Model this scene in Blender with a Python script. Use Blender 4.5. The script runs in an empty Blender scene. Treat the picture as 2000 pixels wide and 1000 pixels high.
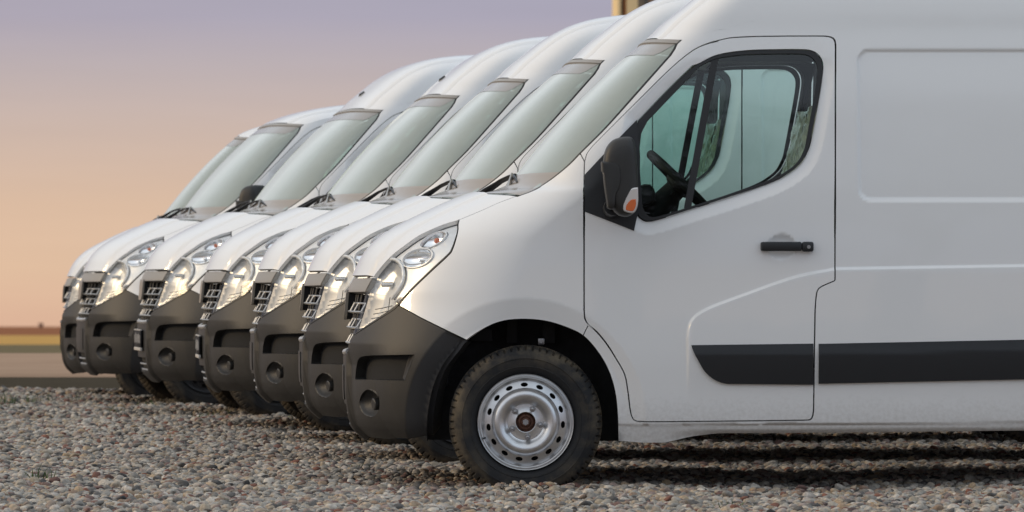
import bpy, bmesh, math, random
import numpy as np
from mathutils import Vector, Matrix, noise
from mathutils.geometry import delaunay_2d_cdt

random.seed(7)
rng = np.random.default_rng(11)
scene = bpy.context.scene
COL = scene.collection

# ------------------------------------------------------------------ camera
CAM_D, CAM_H, FPX = 24.0, 1.014, 10248.0       # distance to the first van's flank, eye height, focal length (px of a 2000 px frame)
cam_data = bpy.data.cameras.new('camera')
cam = bpy.data.objects.new('camera', cam_data)
COL.objects.link(cam)
cam.location = (0.0, -CAM_D, CAM_H)
cam.rotation_euler = (math.radians(90) + math.atan(22.0 / FPX), 0, 0)
cam_data.sensor_width = 36.0
cam_data.lens = FPX / 2000.0 * 36.0
cam_data.clip_start = 0.5
cam_data.clip_end = 30000.0
cam_data.dof.use_dof = True
cam_data.dof.focus_distance = 25.6
cam_data.dof.aperture_fstop = 7.5
scene.camera = cam

# ------------------------------------------------------------------ sky and sun
SUN_EL, SUN_AZ = math.radians(15.0), math.radians(2.0)   # sun stands ahead of the vans (-X), in line with their flanks
world = bpy.data.worlds.new('World')
scene.world = world
world.use_nodes = True
nt = world.node_tree
nt.nodes.clear()
N = nt.nodes.new
out = N('ShaderNodeOutputWorld')
bg = N('ShaderNodeBackground')
skyt = N('ShaderNodeTexSky')
skyt.sky_type = 'NISHITA'
skyt.sun_disc = False
skyt.sun_elevation = SUN_EL
skyt.sun_rotation = math.radians(-90.0)
skyt.air_density = 1.0
skyt.dust_density = 1.5
sky_gain = N('ShaderNodeVectorMath'); sky_gain.operation = 'SCALE'
sky_gain.inputs['Scale'].default_value = 0.15
tc = N('ShaderNodeTexCoord')
sep = N('ShaderNodeSeparateXYZ')
ramp = N('ShaderNodeValToRGB')
mapr = N('ShaderNodeMapRange')
mapr.inputs['From Min'].default_value = -0.02
mapr.inputs['From Max'].default_value = 1.0
def lin(c):
    return tuple(((v / 255.0) / 12.92 if v / 255.0 <= 0.04045 else ((v / 255.0 + 0.055) / 1.055) ** 2.4) for v in c)
EXPO = 0.80
stops = [(-0.013, (217, 178, 153)), (0.000, (222, 190, 162)), (0.012, (217, 188, 164)), (0.026, (203, 183, 172)),
         (0.038, (187, 176, 178)), (0.048, (172, 167, 182)), (0.075, (166, 167, 184)), (0.14, (186, 191, 202)), (0.30, (228, 235, 243)), (0.60, (250, 254, 255)), (1.0, (252, 255, 255))]
cr = ramp.color_ramp
while len(cr.elements) < len(stops):
    cr.elements.new(0.5)
for e, (z, c) in zip(cr.elements, stops):
    e.position = (z + 0.02) / 1.02
    e.color = (*(v / 2 ** EXPO for v in lin(c)), 1)
mixf = N('ShaderNodeMapRange'); mixf.interpolation_type = 'SMOOTHSTEP'
mixf.inputs['From Min'].default_value = 0.06
mixf.inputs['From Max'].default_value = 0.50
mixf.inputs['To Max'].default_value = 0.30    # thin high haze: the clear sky shows through it only in part
mix = N('ShaderNodeMix'); mix.data_type = 'RGBA'
# the glow near the horizon is a little warmer to the left of the frame, where the sun stands
az = N('ShaderNodeMapRange'); az.inputs['From Min'].default_value = -0.12; az.inputs['From Max'].default_value = 0.12
warm = N('ShaderNodeMix'); warm.data_type = 'RGBA'; warm.blend_type = 'MULTIPLY'
warm.inputs[0].default_value = 1.0
tint = N('ShaderNodeValToRGB')
tint.color_ramp.elements[0].color = (1.03, 0.995, 0.97, 1)
tint.color_ramp.elements[1].color = (0.95, 1.0, 1.06, 1)
L = nt.links.new
L(tc.outputs['Generated'], sep.inputs[0])
L(sep.outputs['Z'], mapr.inputs['Value'])
L(mapr.outputs['Result'], ramp.inputs['Fac'])
L(sep.outputs['Z'], mixf.inputs['Value'])
L(sep.outputs['X'], az.inputs['Value'])
L(az.outputs['Result'], tint.inputs['Fac'])
vs = N('ShaderNodeVectorMath'); vs.operation = 'MULTIPLY'; vs.inputs[1].default_value = (9, 9, 90)
hn = N('ShaderNodeTexNoise'); hn.inputs['Scale'].default_value = 1.4; hn.inputs['Detail'].default_value = 5; hn.inputs['Roughness'].default_value = 0.55
hm = N('ShaderNodeMapRange'); hm.inputs['From Min'].default_value = 0.3; hm.inputs['From Max'].default_value = 0.7
hm.inputs['To Min'].default_value = 0.98; hm.inputs['To Max'].default_value = 1.02
hs = N('ShaderNodeVectorMath'); hs.operation = 'SCALE'
L(tc.outputs['Generated'], vs.inputs[0]); L(vs.outputs['Vector'], hn.inputs['Vector']); L(hn.outputs['Fac'], hm.inputs['Value'])
L(ramp.outputs['Color'], hs.inputs[0]); L(hm.outputs['Result'], hs.inputs['Scale'])
L(hs.outputs['Vector'], warm.inputs[6])
L(tint.outputs['Color'], warm.inputs[7])
L(skyt.outputs['Color'], sky_gain.inputs[0])
L(mixf.outputs['Result'], mix.inputs[0])
L(warm.outputs[2], mix.inputs[6])
L(sky_gain.outputs['Vector'], mix.inputs[7])
L(mix.outputs[2], bg.inputs['Color'])
bg.inputs['Strength'].default_value = 1.0
L(bg.outputs[0], out.inputs[0])

sun_data = bpy.data.lights.new('sun', 'SUN')
sun_data.energy = 0.6
sun_data.angle = math.radians(10)
sun_data.color = (1.0, 0.73, 0.41)
sun = bpy.data.objects.new('sun', sun_data)
COL.objects.link(sun)
sd = Vector((-math.cos(SUN_EL) * math.cos(SUN_AZ), math.cos(SUN_EL) * math.sin(SUN_AZ), math.sin(SUN_EL)))
sun.rotation_euler = sd.to_track_quat('Z', 'Y').to_euler()

scene.view_settings.view_transform = 'Standard'
scene.view_settings.look = 'None'
scene.view_settings.exposure = EXPO
scene.view_settings.gamma = 1.0
scene.view_settings.use_curve_mapping = False
scene.cycles.max_bounces = 12
scene.cycles.transparent_max_bounces = 24
scene.cycles.use_denoising = True

# ------------------------------------------------------------------ materials
def new_mat(name):
    m = bpy.data.materials.new(name)
    m.use_nodes = True
    t = m.node_tree
    return m, t, t.nodes['Principled BSDF']

def pmat(name, col, rough=0.5, metal=0.0, coat=0.0, noise_scale=None, noise_amt=0.12, bump=0.0, bump_scale=200.0, spec=0.5):
    m, t, b = new_mat(name)
    b.inputs['Base Color'].default_value = (*col, 1)
    b.inputs['Roughness'].default_value = rough
    b.inputs['Metallic'].default_value = metal
    b.inputs['Coat Weight'].default_value = coat
    b.inputs['Coat Roughness'].default_value = 0.06
    b.inputs['Specular IOR Level'].default_value = spec
    tcn = t.nodes.new('ShaderNodeTexCoord')
    if noise_scale:
        n = t.nodes.new('ShaderNodeTexNoise'); n.inputs['Scale'].default_value = noise_scale; n.inputs['Detail'].default_value = 6
        t.links.new(tcn.outputs['Object'], n.inputs['Vector'])
        mr = t.nodes.new('ShaderNodeMapRange')
        mr.inputs['From Min'].default_value = 0.3; mr.inputs['From Max'].default_value = 0.7
        mr.inputs['To Min'].default_value = 1 - noise_amt; mr.inputs['To Max'].default_value = 1 + noise_amt
        t.links.new(n.outputs['Fac'], mr.inputs['Value'])
        mu = t.nodes.new('ShaderNodeVectorMath'); mu.operation = 'SCALE'
        mu.inputs[0].default_value = col
        t.links.new(mr.outputs['Result'], mu.inputs['Scale'])
        t.links.new(mu.outputs['Vector'], b.inputs['Base Color'])
    if bump:
        n2 = t.nodes.new('ShaderNodeTexNoise'); n2.inputs['Scale'].default_value = bump_scale; n2.inputs['Detail'].default_value = 3
        t.links.new(tcn.outputs['Object'], n2.inputs['Vector'])
        bp = t.nodes.new('ShaderNodeBump'); bp.inputs['Strength'].default_value = bump; bp.inputs['Distance'].default_value = 0.002
        t.links.new(n2.outputs['Fac'], bp.inputs['Height'])
        t.links.new(bp.outputs['Normal'], b.inputs['Normal'])
    return m

def paint_mat():
    m, t, b = new_mat('white_paint')
    b.inputs['Roughness'].default_value = 0.32
    b.inputs['Coat Weight'].default_value = 0.8
    b.inputs['Coat Roughness'].default_value = 0.04
    nd = t.nodes.new
    tcn = nd('ShaderNodeTexCoord')
    sp = nd('ShaderNodeSeparateXYZ')
    t.links.new(tcn.outputs['Object'], sp.inputs[0])
    # road dust thrown up low on the body: a stain with its own speckled outline
    n1 = nd('ShaderNodeTexNoise'); n1.inputs['Scale'].default_value = 60; n1.inputs['Detail'].default_value = 8
    t.links.new(tcn.outputs['Object'], n1.inputs['Vector'])
    n3 = nd('ShaderNodeTexNoise'); n3.inputs['Scale'].default_value = 2.2; n3.inputs['Detail'].default_value = 5
    t.links.new(tcn.outputs['Object'], n3.inputs['Vector'])
    hz = nd('ShaderNodeMapRange'); hz.inputs['From Min'].default_value = 0.55; hz.inputs['From Max'].default_value = 0.18
    t.links.new(sp.outputs['Z'], hz.inputs['Value'])
    mul = nd('ShaderNodeMath'); mul.operation = 'MULTIPLY'
    t.links.new(hz.outputs['Result'], mul.inputs[0]); t.links.new(n1.outputs['Fac'], mul.inputs[1])
    cl = nd('ShaderNodeMapRange'); cl.inputs['From Min'].default_value = 0.18; cl.inputs['From Max'].default_value = 0.75
    cl.inputs['To Max'].default_value = 0.55
    t.links.new(mul.outputs[0], cl.inputs['Value'])
    mx = nd('ShaderNodeMix'); mx.data_type = 'RGBA'
    mx.inputs[6].default_value = (0.82, 0.82, 0.815, 1); mx.inputs[7].default_value = (0.34, 0.31, 0.27, 1)
    t.links.new(cl.outputs['Result'], mx.inputs[0])
    t.links.new(mx.outputs[2], b.inputs['Base Color'])
    rr = nd('ShaderNodeMapRange'); rr.inputs['From Min'].default_value = 0.3; rr.inputs['From Max'].default_value = 0.7
    rr.inputs['To Min'].default_value = 0.28; rr.inputs['To Max'].default_value = 0.4
    t.links.new(n3.outputs['Fac'], rr.inputs['Value']); t.links.new(rr.outputs['Result'], b.inputs['Roughness'])
    # faint orange peel and panel waviness
    n2 = nd('ShaderNodeTexNoise'); n2.inputs['Scale'].default_value = 3.5; n2.inputs['Detail'].default_value = 2
    t.links.new(tcn.outputs['Object'], n2.inputs['Vector'])
    bp = nd('ShaderNodeBump'); bp.inputs['Strength'].default_value = 0.25; bp.inputs['Distance'].default_value = 0.004
    t.links.new(n2.outputs['Fac'], bp.inputs['Height']); t.links.new(bp.outputs['Normal'], b.inputs['Normal'])
    t.links.new(bp.outputs['Normal'], b.inputs['Coat Normal'])
    return m

def glass_mat(name, tint, ior=1.5, veil=0.0, refl=1.6, rough=0.02):
    m = bpy.data.materials.new(name); m.use_nodes = True
    t = m.node_tree; t.nodes.clear(); nd = t.nodes.new
    o = nd('ShaderNodeOutputMaterial')
    tr = nd('ShaderNodeBsdfTransparent'); tr.inputs['Color'].default_value = (*tint, 1)
    gl = nd('ShaderNodeBsdfGlossy'); gl.inputs['Roughness'].default_value = rough; gl.inputs['Color'].default_value = (1, 1, 1, 1)
    fr = nd('ShaderNodeFresnel'); fr.inputs['IOR'].default_value = ior
    # Fresnel for both faces of the sheet
    mth = nd('ShaderNodeMath'); mth.operation = 'MULTIPLY'; mth.inputs[1].default_value = refl; mth.use_clamp = True
    t.links.new(fr.outputs[0], mth.inputs[0])
    ms = nd('ShaderNodeMixShader')
    t.links.new(mth.outputs[0], ms.inputs[0]); t.links.new(tr.outputs[0], ms.inputs[1]); t.links.new(gl.outputs[0], ms.inputs[2])
    last = ms
    if veil:
        df = nd('ShaderNodeBsdfDiffuse'); df.inputs['Color'].default_value = (0.72, 0.82, 0.765, 1)  # pale green diffuse veil mixed almost evenly over the glass
        n = nd('ShaderNodeTexNoise'); n.inputs['Scale'].default_value = 5; n.inputs['Detail'].default_value = 6
        tcn = nd('ShaderNodeTexCoord'); t.links.new(tcn.outputs['Object'], n.inputs['Vector'])
        mr = nd('ShaderNodeMapRange'); mr.inputs['From Min'].default_value = 0.25; mr.inputs['From Max'].default_value = 0.75
        mr.inputs['To Min'].default_value = veil * 0.93; mr.inputs['To Max'].default_value = veil * 1.07
        t.links.new(n.outputs['Fac'], mr.inputs['Value'])
        m2 = nd('ShaderNodeMixShader')
        t.links.new(mr.outputs['Result'], m2.inputs[0]); t.links.new(ms.outputs[0], m2.inputs[1]); t.links.new(df.outputs[0], m2.inputs[2])
        last = m2
    t.links.new(last.outputs[0], o.inputs[0])
    return m

def tyre_mat():
    m, t, b = new_mat('tyre_rubber')
    nd = t.nodes.new
    b.inputs['Roughness'].default_value = 0.75
    tcn = nd('ShaderNodeTexCoord')
    n1 = nd('ShaderNodeTexNoise'); n1.inputs['Scale'].default_value = 9; n1.inputs['Detail'].default_value = 9; n1.inputs['Roughness'].default_value = 0.65
    t.links.new(tcn.outputs['Object'], n1.inputs['Vector'])
    ln = nd('ShaderNodeVectorMath'); ln.operation = 'LENGTH'
    vm = nd('ShaderNodeVectorMath'); vm.operation = 'MULTIPLY'; vm.inputs[1].default_value = (1, 0, 1)
    t.links.new(tcn.outputs['Object'], vm.inputs[0]); t.links.new(vm.outputs[0], ln.inputs[0])
    rr = nd('ShaderNodeMapRange'); rr.inputs['From Min'].default_value = 0.24; rr.inputs['From Max'].default_value = 0.345
    t.links.new(ln.outputs['Value'], rr.inputs['Value'])
    mu = nd('ShaderNodeMath'); mu.operation = 'MULTIPLY'
    mr = nd('ShaderNodeMapRange'); mr.inputs['From Min'].default_value = 0.42; mr.inputs['From Max'].default_value = 0.68
    t.links.new(n1.outputs['Fac'], mr.inputs['Value'])
    t.links.new(rr.outputs['Result'], mu.inputs[0]); t.links.new(mr.outputs['Result'], mu.inputs[1])
    mx = nd('ShaderNodeMix'); mx.data_type = 'RGBA'
    mx.inputs[6].default_value = (0.019, 0.0195, 0.021, 1); mx.inputs[7].default_value = (0.15, 0.12, 0.08, 1)
    b.inputs['Specular IOR Level'].default_value = 0.3
    t.links.new(mu.outputs[0], mx.inputs[0]); t.links.new(mx.outputs[2], b.inputs['Base Color'])
    bp = nd('ShaderNodeBump'); bp.inputs['Strength'].default_value = 0.4; bp.inputs['Distance'].default_value = 0.002
    n2 = nd('ShaderNodeTexNoise'); n2.inputs['Scale'].default_value = 120
    t.links.new(tcn.outputs['Object'], n2.inputs['Vector']); t.links.new(n2.outputs['Fac'], bp.inputs['Height'])
    t.links.new(bp.outputs['Normal'], b.inputs['Normal'])
    return m

PAINT = paint_mat()
PLASTIC = pmat('grey_bumper_plastic', (0.023, 0.0222, 0.0215), 0.5, noise_scale=7, noise_amt=0.08, bump=0.25, bump_scale=900)
ARCHPL = pmat('arch_shade_bar_plastic', (0.036, 0.036, 0.038), 0.6, bump=0.2, bump_scale=900)
TRIM = pmat('black_trim', (0.0115, 0.013, 0.016), 0.45, bump=0.15, bump_scale=900)
RUBBER = pmat('black_rubber', (0.014, 0.015, 0.017), 0.5)
DARK = pmat('dark_cavity', (0.008, 0.009, 0.011), 0.8)
LINER = pmat('arch_liner', (0.016, 0.017, 0.02), 0.75, noise_scale=14, noise_amt=0.4, bump=0.5, bump_scale=60)
CABIN = pmat('cabin_plastic', (0.012, 0.012, 0.013), 0.65, bump=0.2, bump_scale=500, spec=0.3)
LINING = pmat('cabin_lining', (0.022, 0.022, 0.022), 0.9, spec=0.2)
SEATCLOTH = pmat('seat_cloth', (0.03, 0.032, 0.036), 0.9, bump=0.4, bump_scale=400)
CHROME = pmat('chrome', (0.86, 0.87, 0.88), 0.12, 1.0)
SATIN = pmat('satin_silver', (0.50, 0.49, 0.47), 0.33, 0.8)
REFLECT = pmat('lamp_reflector', (0.93, 0.94, 0.96), 0.1, 1.0)
BOWL = pmat('lamp_bowl', (0.74, 0.74, 0.735), 0.34, 0.4)
BEZEL = pmat('lamp_bezel', (0.93, 0.935, 0.94), 0.3, 0.35)
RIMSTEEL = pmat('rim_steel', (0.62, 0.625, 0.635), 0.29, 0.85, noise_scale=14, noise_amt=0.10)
HUBRUST = pmat('rusty_hub', (0.10, 0.045, 0.028), 0.75, 0.3, noise_scale=60, noise_amt=0.6)
BOLT = pmat('wheel_bolt', (0.36, 0.36, 0.37), 0.4, 0.8)
AMBER = pmat('amber_lens', (0.62, 0.13, 0.03), 0.15, 0.0, coat=0.6)
CLEARRIB = pmat('clear_ribbed_lens', (0.62, 0.61, 0.60), 0.15, 0.3, coat=0.6)
GREYGRILLE = pmat('grey_grille_panel', (0.30, 0.275, 0.24), 0.4, 0.15)
PLATE = pmat('plate_dark', (0.012, 0.012, 0.014), 0.6, spec=0.2)
PLATEMARK = pmat('plate_pale', (0.5, 0.48, 0.45), 0.5)
WRAP = pmat('plastic_wrap', (0.55, 0.58, 0.53), 0.22, coat=0.4, noise_scale=25, noise_amt=0.45, bump=0.9, bump_scale=30)
STRIP = pmat('windscreen_strip', (0.30, 0.285, 0.265), 0.45)
BAND = pmat('windscreen_band', (0.33, 0.325, 0.32), 0.15)
HOODREFL = pmat('painted_hood_reflection', (0.34, 0.31, 0.28), 0.15)
GLASS = glass_mat('tinted_glass', (0.78, 0.92, 0.88), ior=1.5, veil=0.0, refl=1.3)
SCREEN = glass_mat('windscreen_glass', (0.76, 0.90, 0.83), veil=0.36, refl=2.0)
LENS = glass_mat('clear_lens', (0.97, 0.98, 0.98), ior=1.40, refl=0.65, rough=0.12)
TYRE = tyre_mat()

# ------------------------------------------------------------------ object helpers
def tag(o, label=None, cat=None, group=None, kind=None):
    if label: o['label'] = label
    if cat: o['category'] = cat
    if group: o['group'] = group
    if kind: o['kind'] = kind
    return o

def link(name, me, parent=None):
    o = bpy.data.objects.new(name, me)
    COL.objects.link(o)
    if parent is not None:
        o.parent = parent
    return o

def empty(name, loc=(0, 0, 0), parent=None):
    o = bpy.data.objects.new(name, None)
    o.empty_display_size = 0.2
    COL.objects.link(o)
    o.location = loc
    if parent is not None:
        o.parent = parent
    return o

def mesh_from(name, verts, faces, mat, smooth=True, normals=None):
    me = bpy.data.meshes.new(name)
    me.from_pydata([tuple(map(float, v)) for v in verts], [], [tuple(map(int, f)) for f in faces])
    if mat: me.materials.append(mat)
    if smooth:
        me.polygons.foreach_set('use_smooth', [True] * len(me.polygons))
    me.update()
    if normals is not None:
        nl = np.zeros((len(me.loops), 3))
        vi = np.zeros(len(me.loops), dtype=np.int32)
        me.loops.foreach_get('vertex_index', vi)
        me.normals_split_custom_set(normals[vi].tolist())
    return me

def bm_obj(name, bm, mat, parent=None, smooth=True, sharp=35, bevel=0):
    me = bpy.data.meshes.new(name)
    bmesh.ops.recalc_face_normals(bm, faces=bm.faces)
    bm.to_mesh(me); bm.free()
    me.materials.append(mat)
    if smooth:
        me.polygons.foreach_set('use_smooth', [True] * len(me.polygons))
        me.set_sharp_from_angle(angle=math.radians(sharp))
    return link(name, me, parent)

def bm_box(bm, c, size, rot=None, bev=0.0):
    m = Matrix.Translation(c) @ (rot.to_4x4() if rot else Matrix.Identity(4)) @ Matrix.Diagonal((*size, 1))
    r = bmesh.ops.create_cube(bm, size=1.0, matrix=m)
    if bev:
        es = list({e for v in r['verts'] for e in v.link_edges})
        bmesh.ops.bevel(bm, geom=es, offset=bev, segments=2, affect='EDGES', profile=0.5)

def bm_tube(bm, pts, rad, n=8, caps=True, flat=(1, 1)):
    pts = [Vector(p) for p in pts]
    rads = rad if isinstance(rad, (list, tuple)) else [rad] * len(pts)
    rings = []
    up = Vector((0.13, 0.2, 0.97))
    for i, p in enumerate(pts):
        d = (pts[min(i + 1, len(pts) - 1)] - pts[max(i - 1, 0)]).normalized()
        a = d.cross(up).normalized(); b = a.cross(d).normalized()
        rings.append([bm.verts.new(p + (a * math.cos(t) * flat[0] + b * math.sin(t) * flat[1]) * rads[i]) for t in [2 * math.pi * k / n for k in range(n)]])
    for r0, r1 in zip(rings, rings[1:]):
        for k in range(n):
            bm.faces.new((r0[k], r0[(k + 1) % n], r1[(k + 1) % n], r1[k]))
    if caps:
        bm.faces.new(rings[0][::-1]); bm.faces.new(rings[-1])

def lathe(name, prof, n, mat, axis_y=True, closed=False):
    """prof: (radius, y) pairs, turned round the Y axis; outward is -Y."""
    v, f = [], []
    m = len(prof)
    for k in range(n):
        a = 2 * math.pi * k / n
        for r, y in prof:
            v.append((r * math.cos(a), y, r * math.sin(a)))
    for k in range(n):
        k2 = (k + 1) % n
        for j in range(m - 1):
            f.append((k * m + j, k * m + j + 1, k2 * m + j + 1, k2 * m + j))
    me = mesh_from(name, v, f, mat)
    bm = bmesh.new(); bm.from_mesh(me)
    bmesh.ops.remove_doubles(bm, verts=bm.verts, dist=1e-6)
    bmesh.ops.recalc_face_normals(bm, faces=bm.faces)
    bm.to_mesh(me); bm.free()
    me.set_sharp_from_angle(angle=math.radians(40))
    return me

# ------------------------------------------------------------------ the van's body surface
YC = 1.03                                            # half the width of the van
def pchip(pts):
    pts = np.array(pts, float)
    x, y = pts[:, 0], pts[:, 1]
    h = np.diff(x); d = np.diff(y) / h
    m = np.zeros_like(y)
    m[0], m[-1] = d[0], d[-1]
    for i in range(1, len(x) - 1):
        if d[i - 1] * d[i] > 0:
            w1, w2 = 2 * h[i] + h[i - 1], h[i] + 2 * h[i - 1]
            m[i] = (w1 + w2) / (w1 / d[i - 1] + w2 / d[i])
    def fn(q):
        q = np.clip(np.asarray(q, float), x[0], x[-1])
        i = np.clip(np.searchsorted(x, q, side='right') - 1, 0, len(x) - 2)
        t = (q - x[i]) / h[i]
        return ((1 + 2 * t) * (1 - t) ** 2 * y[i] + t * (1 - t) ** 2 * h[i] * m[i]
                + t * t * (3 - 2 * t) * y[i + 1] + t * t * (t - 1) * h[i] * m[i + 1])
    return fn

NOSE = [(0.15, -0.62), (0.19, -0.695), (0.225, -0.738), (0.264, -0.771), (0.33, -0.792), (0.462, -0.803), (0.604, -0.803), (0.70, -0.797),
        (0.823, -0.789), (0.894, -0.783), (0.93, -0.770), (0.969, -0.751), (1.002, -0.736), (1.053, -0.711), (1.112, -0.667),
        (1.163, -0.608), (1.207, -0.535), (1.255, -0.440), (1.31, -0.322), (1.345, -0.235), (1.362, -0.183), (1.39, -0.045),
        (1.454, 0.011), (1.551, 0.088), (1.674, 0.1905), (1.786, 0.293), (1.889, 0.396), (1.981, 0.498), (2.063, 0.601)]
class Body:
    def __init__(self, high):
        if high:
            self.top = 2.47
            nose = NOSE + [(2.094, 0.645), (2.15, 0.703), (2.217, 0.786), (2.289, 0.877), (2.35, 0.975), (2.40, 1.09), (2.435, 1.24), (2.455, 1.45), (2.468, 1.9), (2.47, 2.2)]
            ys = [(2.0, 0.098), (2.1, 0.116), (2.2, 0.130), (2.28, 0.148), (2.33, 0.172), (2.375, 0.222), (2.415, 0.325), (2.445, 0.50), (2.46, 0.70), (2.468, 0.9), (2.47, 1.0)]
        else:
            self.top = 2.25
            nose = NOSE + [(2.10, 0.66), (2.15, 0.79), (2.19, 0.96), (2.22, 1.18), (2.238, 1.45), (2.248, 1.9), (2.25, 2.2)]
            ys = [(2.0, 0.098), (2.06, 0.118), (2.11, 0.16), (2.16, 0.25), (2.20, 0.38), (2.23, 0.58), (2.244, 0.8), (2.25, 1.0)]
        self.xf = pchip(nose)
        self.ys = pchip([(0.15, 0.07), (0.22, 0.045), (0.30, 0.022), (0.45, 0.008), (0.65, 0.0), (1.0, 0.002), (1.2, 0.008), (1.35, 0.017), (1.55, 0.036), (1.8, 0.065)] + ys)
        end = [(0.15, 0.06), (0.6, -0.083), (0.85, 0.013), (1.0, 0.063), (1.15, 0.13), (1.25, 0.235), (1.34, 0.345), (1.42, 0.425), (1.6, 0.55), (1.85, 0.765), (2.03, 0.925)]
        end += [(2.12, 1.00), (2.2, 1.075), (2.3, 1.19), (2.36, 1.30), (2.42, 1.44), (2.45, 1.68), (2.47, 2.6)] if high else [(2.10, 1.02), (2.15, 1.12), (2.19, 1.27), (2.22, 1.5), (2.24, 1.8), (2.25, 2.6)]
        self.end = pchip(end)
        self.L = lambda z: self.end(z) - self.xf(z)
        self.q = pchip([(0.15, 2.5), (0.55, 2.5), (0.9, 2.15), (1.3, 2.25), (1.5, 2.4), (1.8, 2.6), (2.1, 2.95), (2.3, 3.3), (2.47, 3.4)])
        self.p = pchip([(0.15, 2.0), (1.30, 2.0), (1.55, 2.7), (1.9, 3.3), (2.2, 3.8), (2.47, 3.8)])
    def base(self, s, z):
        s = np.asarray(s, float); z = np.asarray(z, float)
        q = self.q(z); a = np.abs(s); a1 = np.minimum(a, 1.0)
        th = math.pi / 2 * a1 ** (q / 2)
        v = np.sin(th) ** (2 / q); u = 1 - np.maximum(np.cos(th), 0) ** (2 / self.p(z))
        x = self.xf(z) + self.L(z) * u + np.maximum(a - 1, 0)
        y = YC - np.sign(s) * (YC - self.ys(z)) * v
        return np.stack([x, y, z], -1)
    def side(self, x, z):
        d = x - self.xf(z)
        u = np.clip(d / self.L(z), 0, 1)
        v = np.sin(np.arccos((1 - u) ** (self.p(z) / 2))) ** (2 / self.q(z))
        y = YC - (YC - self.ys(z)) * v
        return np.where(d < 0, 9.0, y)
    def s_of_x(self, x, z):
        d = x - self.xf(z); Lz = self.L(z)
        u = np.clip(d / Lz, 0, 1)
        th = np.arccos((1 - u) ** (self.p(z) / 2))
        return np.where(d > Lz, 1 + d - Lz, (th * 2 / math.pi) ** (2 / self.q(z)))
    def s_of_c(self, c, z):
        """c: distance from the centre line."""
        v = np.clip(c / (YC - self.ys(z)), 0, 1)
        q = self.q(z)
        th = np.arcsin(v ** (q / 2))
        return (th * 2 / math.pi) ** (2 / q)
    def normal(self, s, z, fn=None, e=0.003):
        fn = fn or self.base
        ds = fn(s + e, z) - fn(s - e, z)
        dz = fn(s, z + e) - fn(s, z - e)
        n = np.cross(ds, dz)
        return n / np.maximum(np.linalg.norm(n, axis=-1, keepdims=True), 1e-12)
    def point(self, s, z, disp=None, off=0.0):
        p = self.base(s, z)
        n = self.normal(s, z)
        d = off
        if disp is not None:
            d = off + disp(self, s, z, p)
        return p + n * (np.asarray(d)[..., None] if np.ndim(d) else d)
    def hit(self, pts):
        """measurements taken on the first van's flank -> (s, z) on its surface."""
        a = np.array(pts, float)
        kx, kz = (a[:, 0] - 1000) / FPX, (a[:, 1] - 522) / FPX
        Y = np.linspace(-0.1, 1.03, 460)[None, :]
        X = kx[:, None] * (CAM_D + Y); Z = CAM_H - kz[:, None] * (CAM_D + Y)
        g = Y - self.side(X, np.clip(Z, 0.15, self.top))
        i = np.where((g >= 0).any(1), (g >= 0).argmax(1), g.argmax(1))
        lo = Y[0, np.maximum(i - 1, 0)]; hi = Y[0, i]
        for _ in range(24):
            mid = (lo + hi) / 2
            x = kx * (CAM_D + mid); z = CAM_H - kz * (CAM_D + mid)
            inside = mid - self.side(x, np.clip(z, 0.15, self.top)) >= 0
            hi = np.where(inside, mid, hi); lo = np.where(inside, lo, mid)
        x = kx * (CAM_D + hi); z = CAM_H - kz * (CAM_D + hi)
        return np.stack([self.s_of_x(x, z), z], -1)

def smooth_curve(pts, n=6):
    """Catmull-Rom through the points, ends kept."""
    p = np.array(pts, float)
    if len(p) < 3: return [tuple(q) for q in p]
    e = np.vstack([2 * p[0] - p[1], p, 2 * p[-1] - p[-2]])
    outp = []
    for i in range(len(p) - 1):
        p0, p1, p2, p3 = e[i], e[i + 1], e[i + 2], e[i + 3]
        for k in range(n):
            t = k / n
            outp.append(0.5 * ((2 * p1) + (-p0 + p2) * t + (2 * p0 - 5 * p1 + 4 * p2 - p3) * t * t + (-p0 + 3 * p1 - 3 * p2 + p3) * t ** 3))
    outp.append(p[-1])
    return [tuple(q) for q in outp]

def densify(poly, step):
    o = []
    n = len(poly)
    for i in range(n):
        a = np.array(poly[i]); b = np.array(poly[(i + 1) % n])
        k = max(1, int(math.ceil(np.linalg.norm(b - a) / step)))
        for j in range(k):
            o.append(a + (b - a) * j / k)
    r = [o[0]]
    for p in o[1:]:
        if np.linalg.norm(p - r[-1]) > 1e-5: r.append(p)
    if np.linalg.norm(r[0] - r[-1]) < 1e-5: r.pop()
    return np.array(r)

def area2(p):
    x, y = p[:, 0], p[:, 1]
    return 0.5 * np.sum(x * np.roll(y, -1) - np.roll(x, -1) * y)

def inset(p, g):
    """Moves a closed loop towards its own inside by g."""
    if g == 0: return p
    if area2(p) < 0: return inset(p[::-1], g)[::-1]
    t0 = p - np.roll(p, 1, 0); t1 = np.roll(p, -1, 0) - p
    t0 /= np.linalg.norm(t0, axis=1, keepdims=True); t1 /= np.linalg.norm(t1, axis=1, keepdims=True)
    n0 = np.stack([-t0[:, 1], t0[:, 0]], -1); n1 = np.stack([-t1[:, 1], t1[:, 0]], -1)
    b = n0 + n1
    l = np.linalg.norm(b, axis=1, keepdims=True)
    b = b / np.maximum(l, 0.3)
    cosh = np.clip((b * n0).sum(1, keepdims=True), 0.5, 1)
    return p + b * g / cosh

def inside_poly(q, poly):
    x, y = q[:, 0], q[:, 1]
    r = np.zeros(len(q), bool)
    for i in range(len(poly)):
        x0, y0 = poly[i]; x1, y1 = poly[(i + 1) % len(poly)]
        if y0 == y1: continue
        c = ((y0 > y) != (y1 > y)) & (x < (x1 - x0) * (y - y0) / (y1 - y0) + x0)
        r ^= c
    return r

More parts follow.
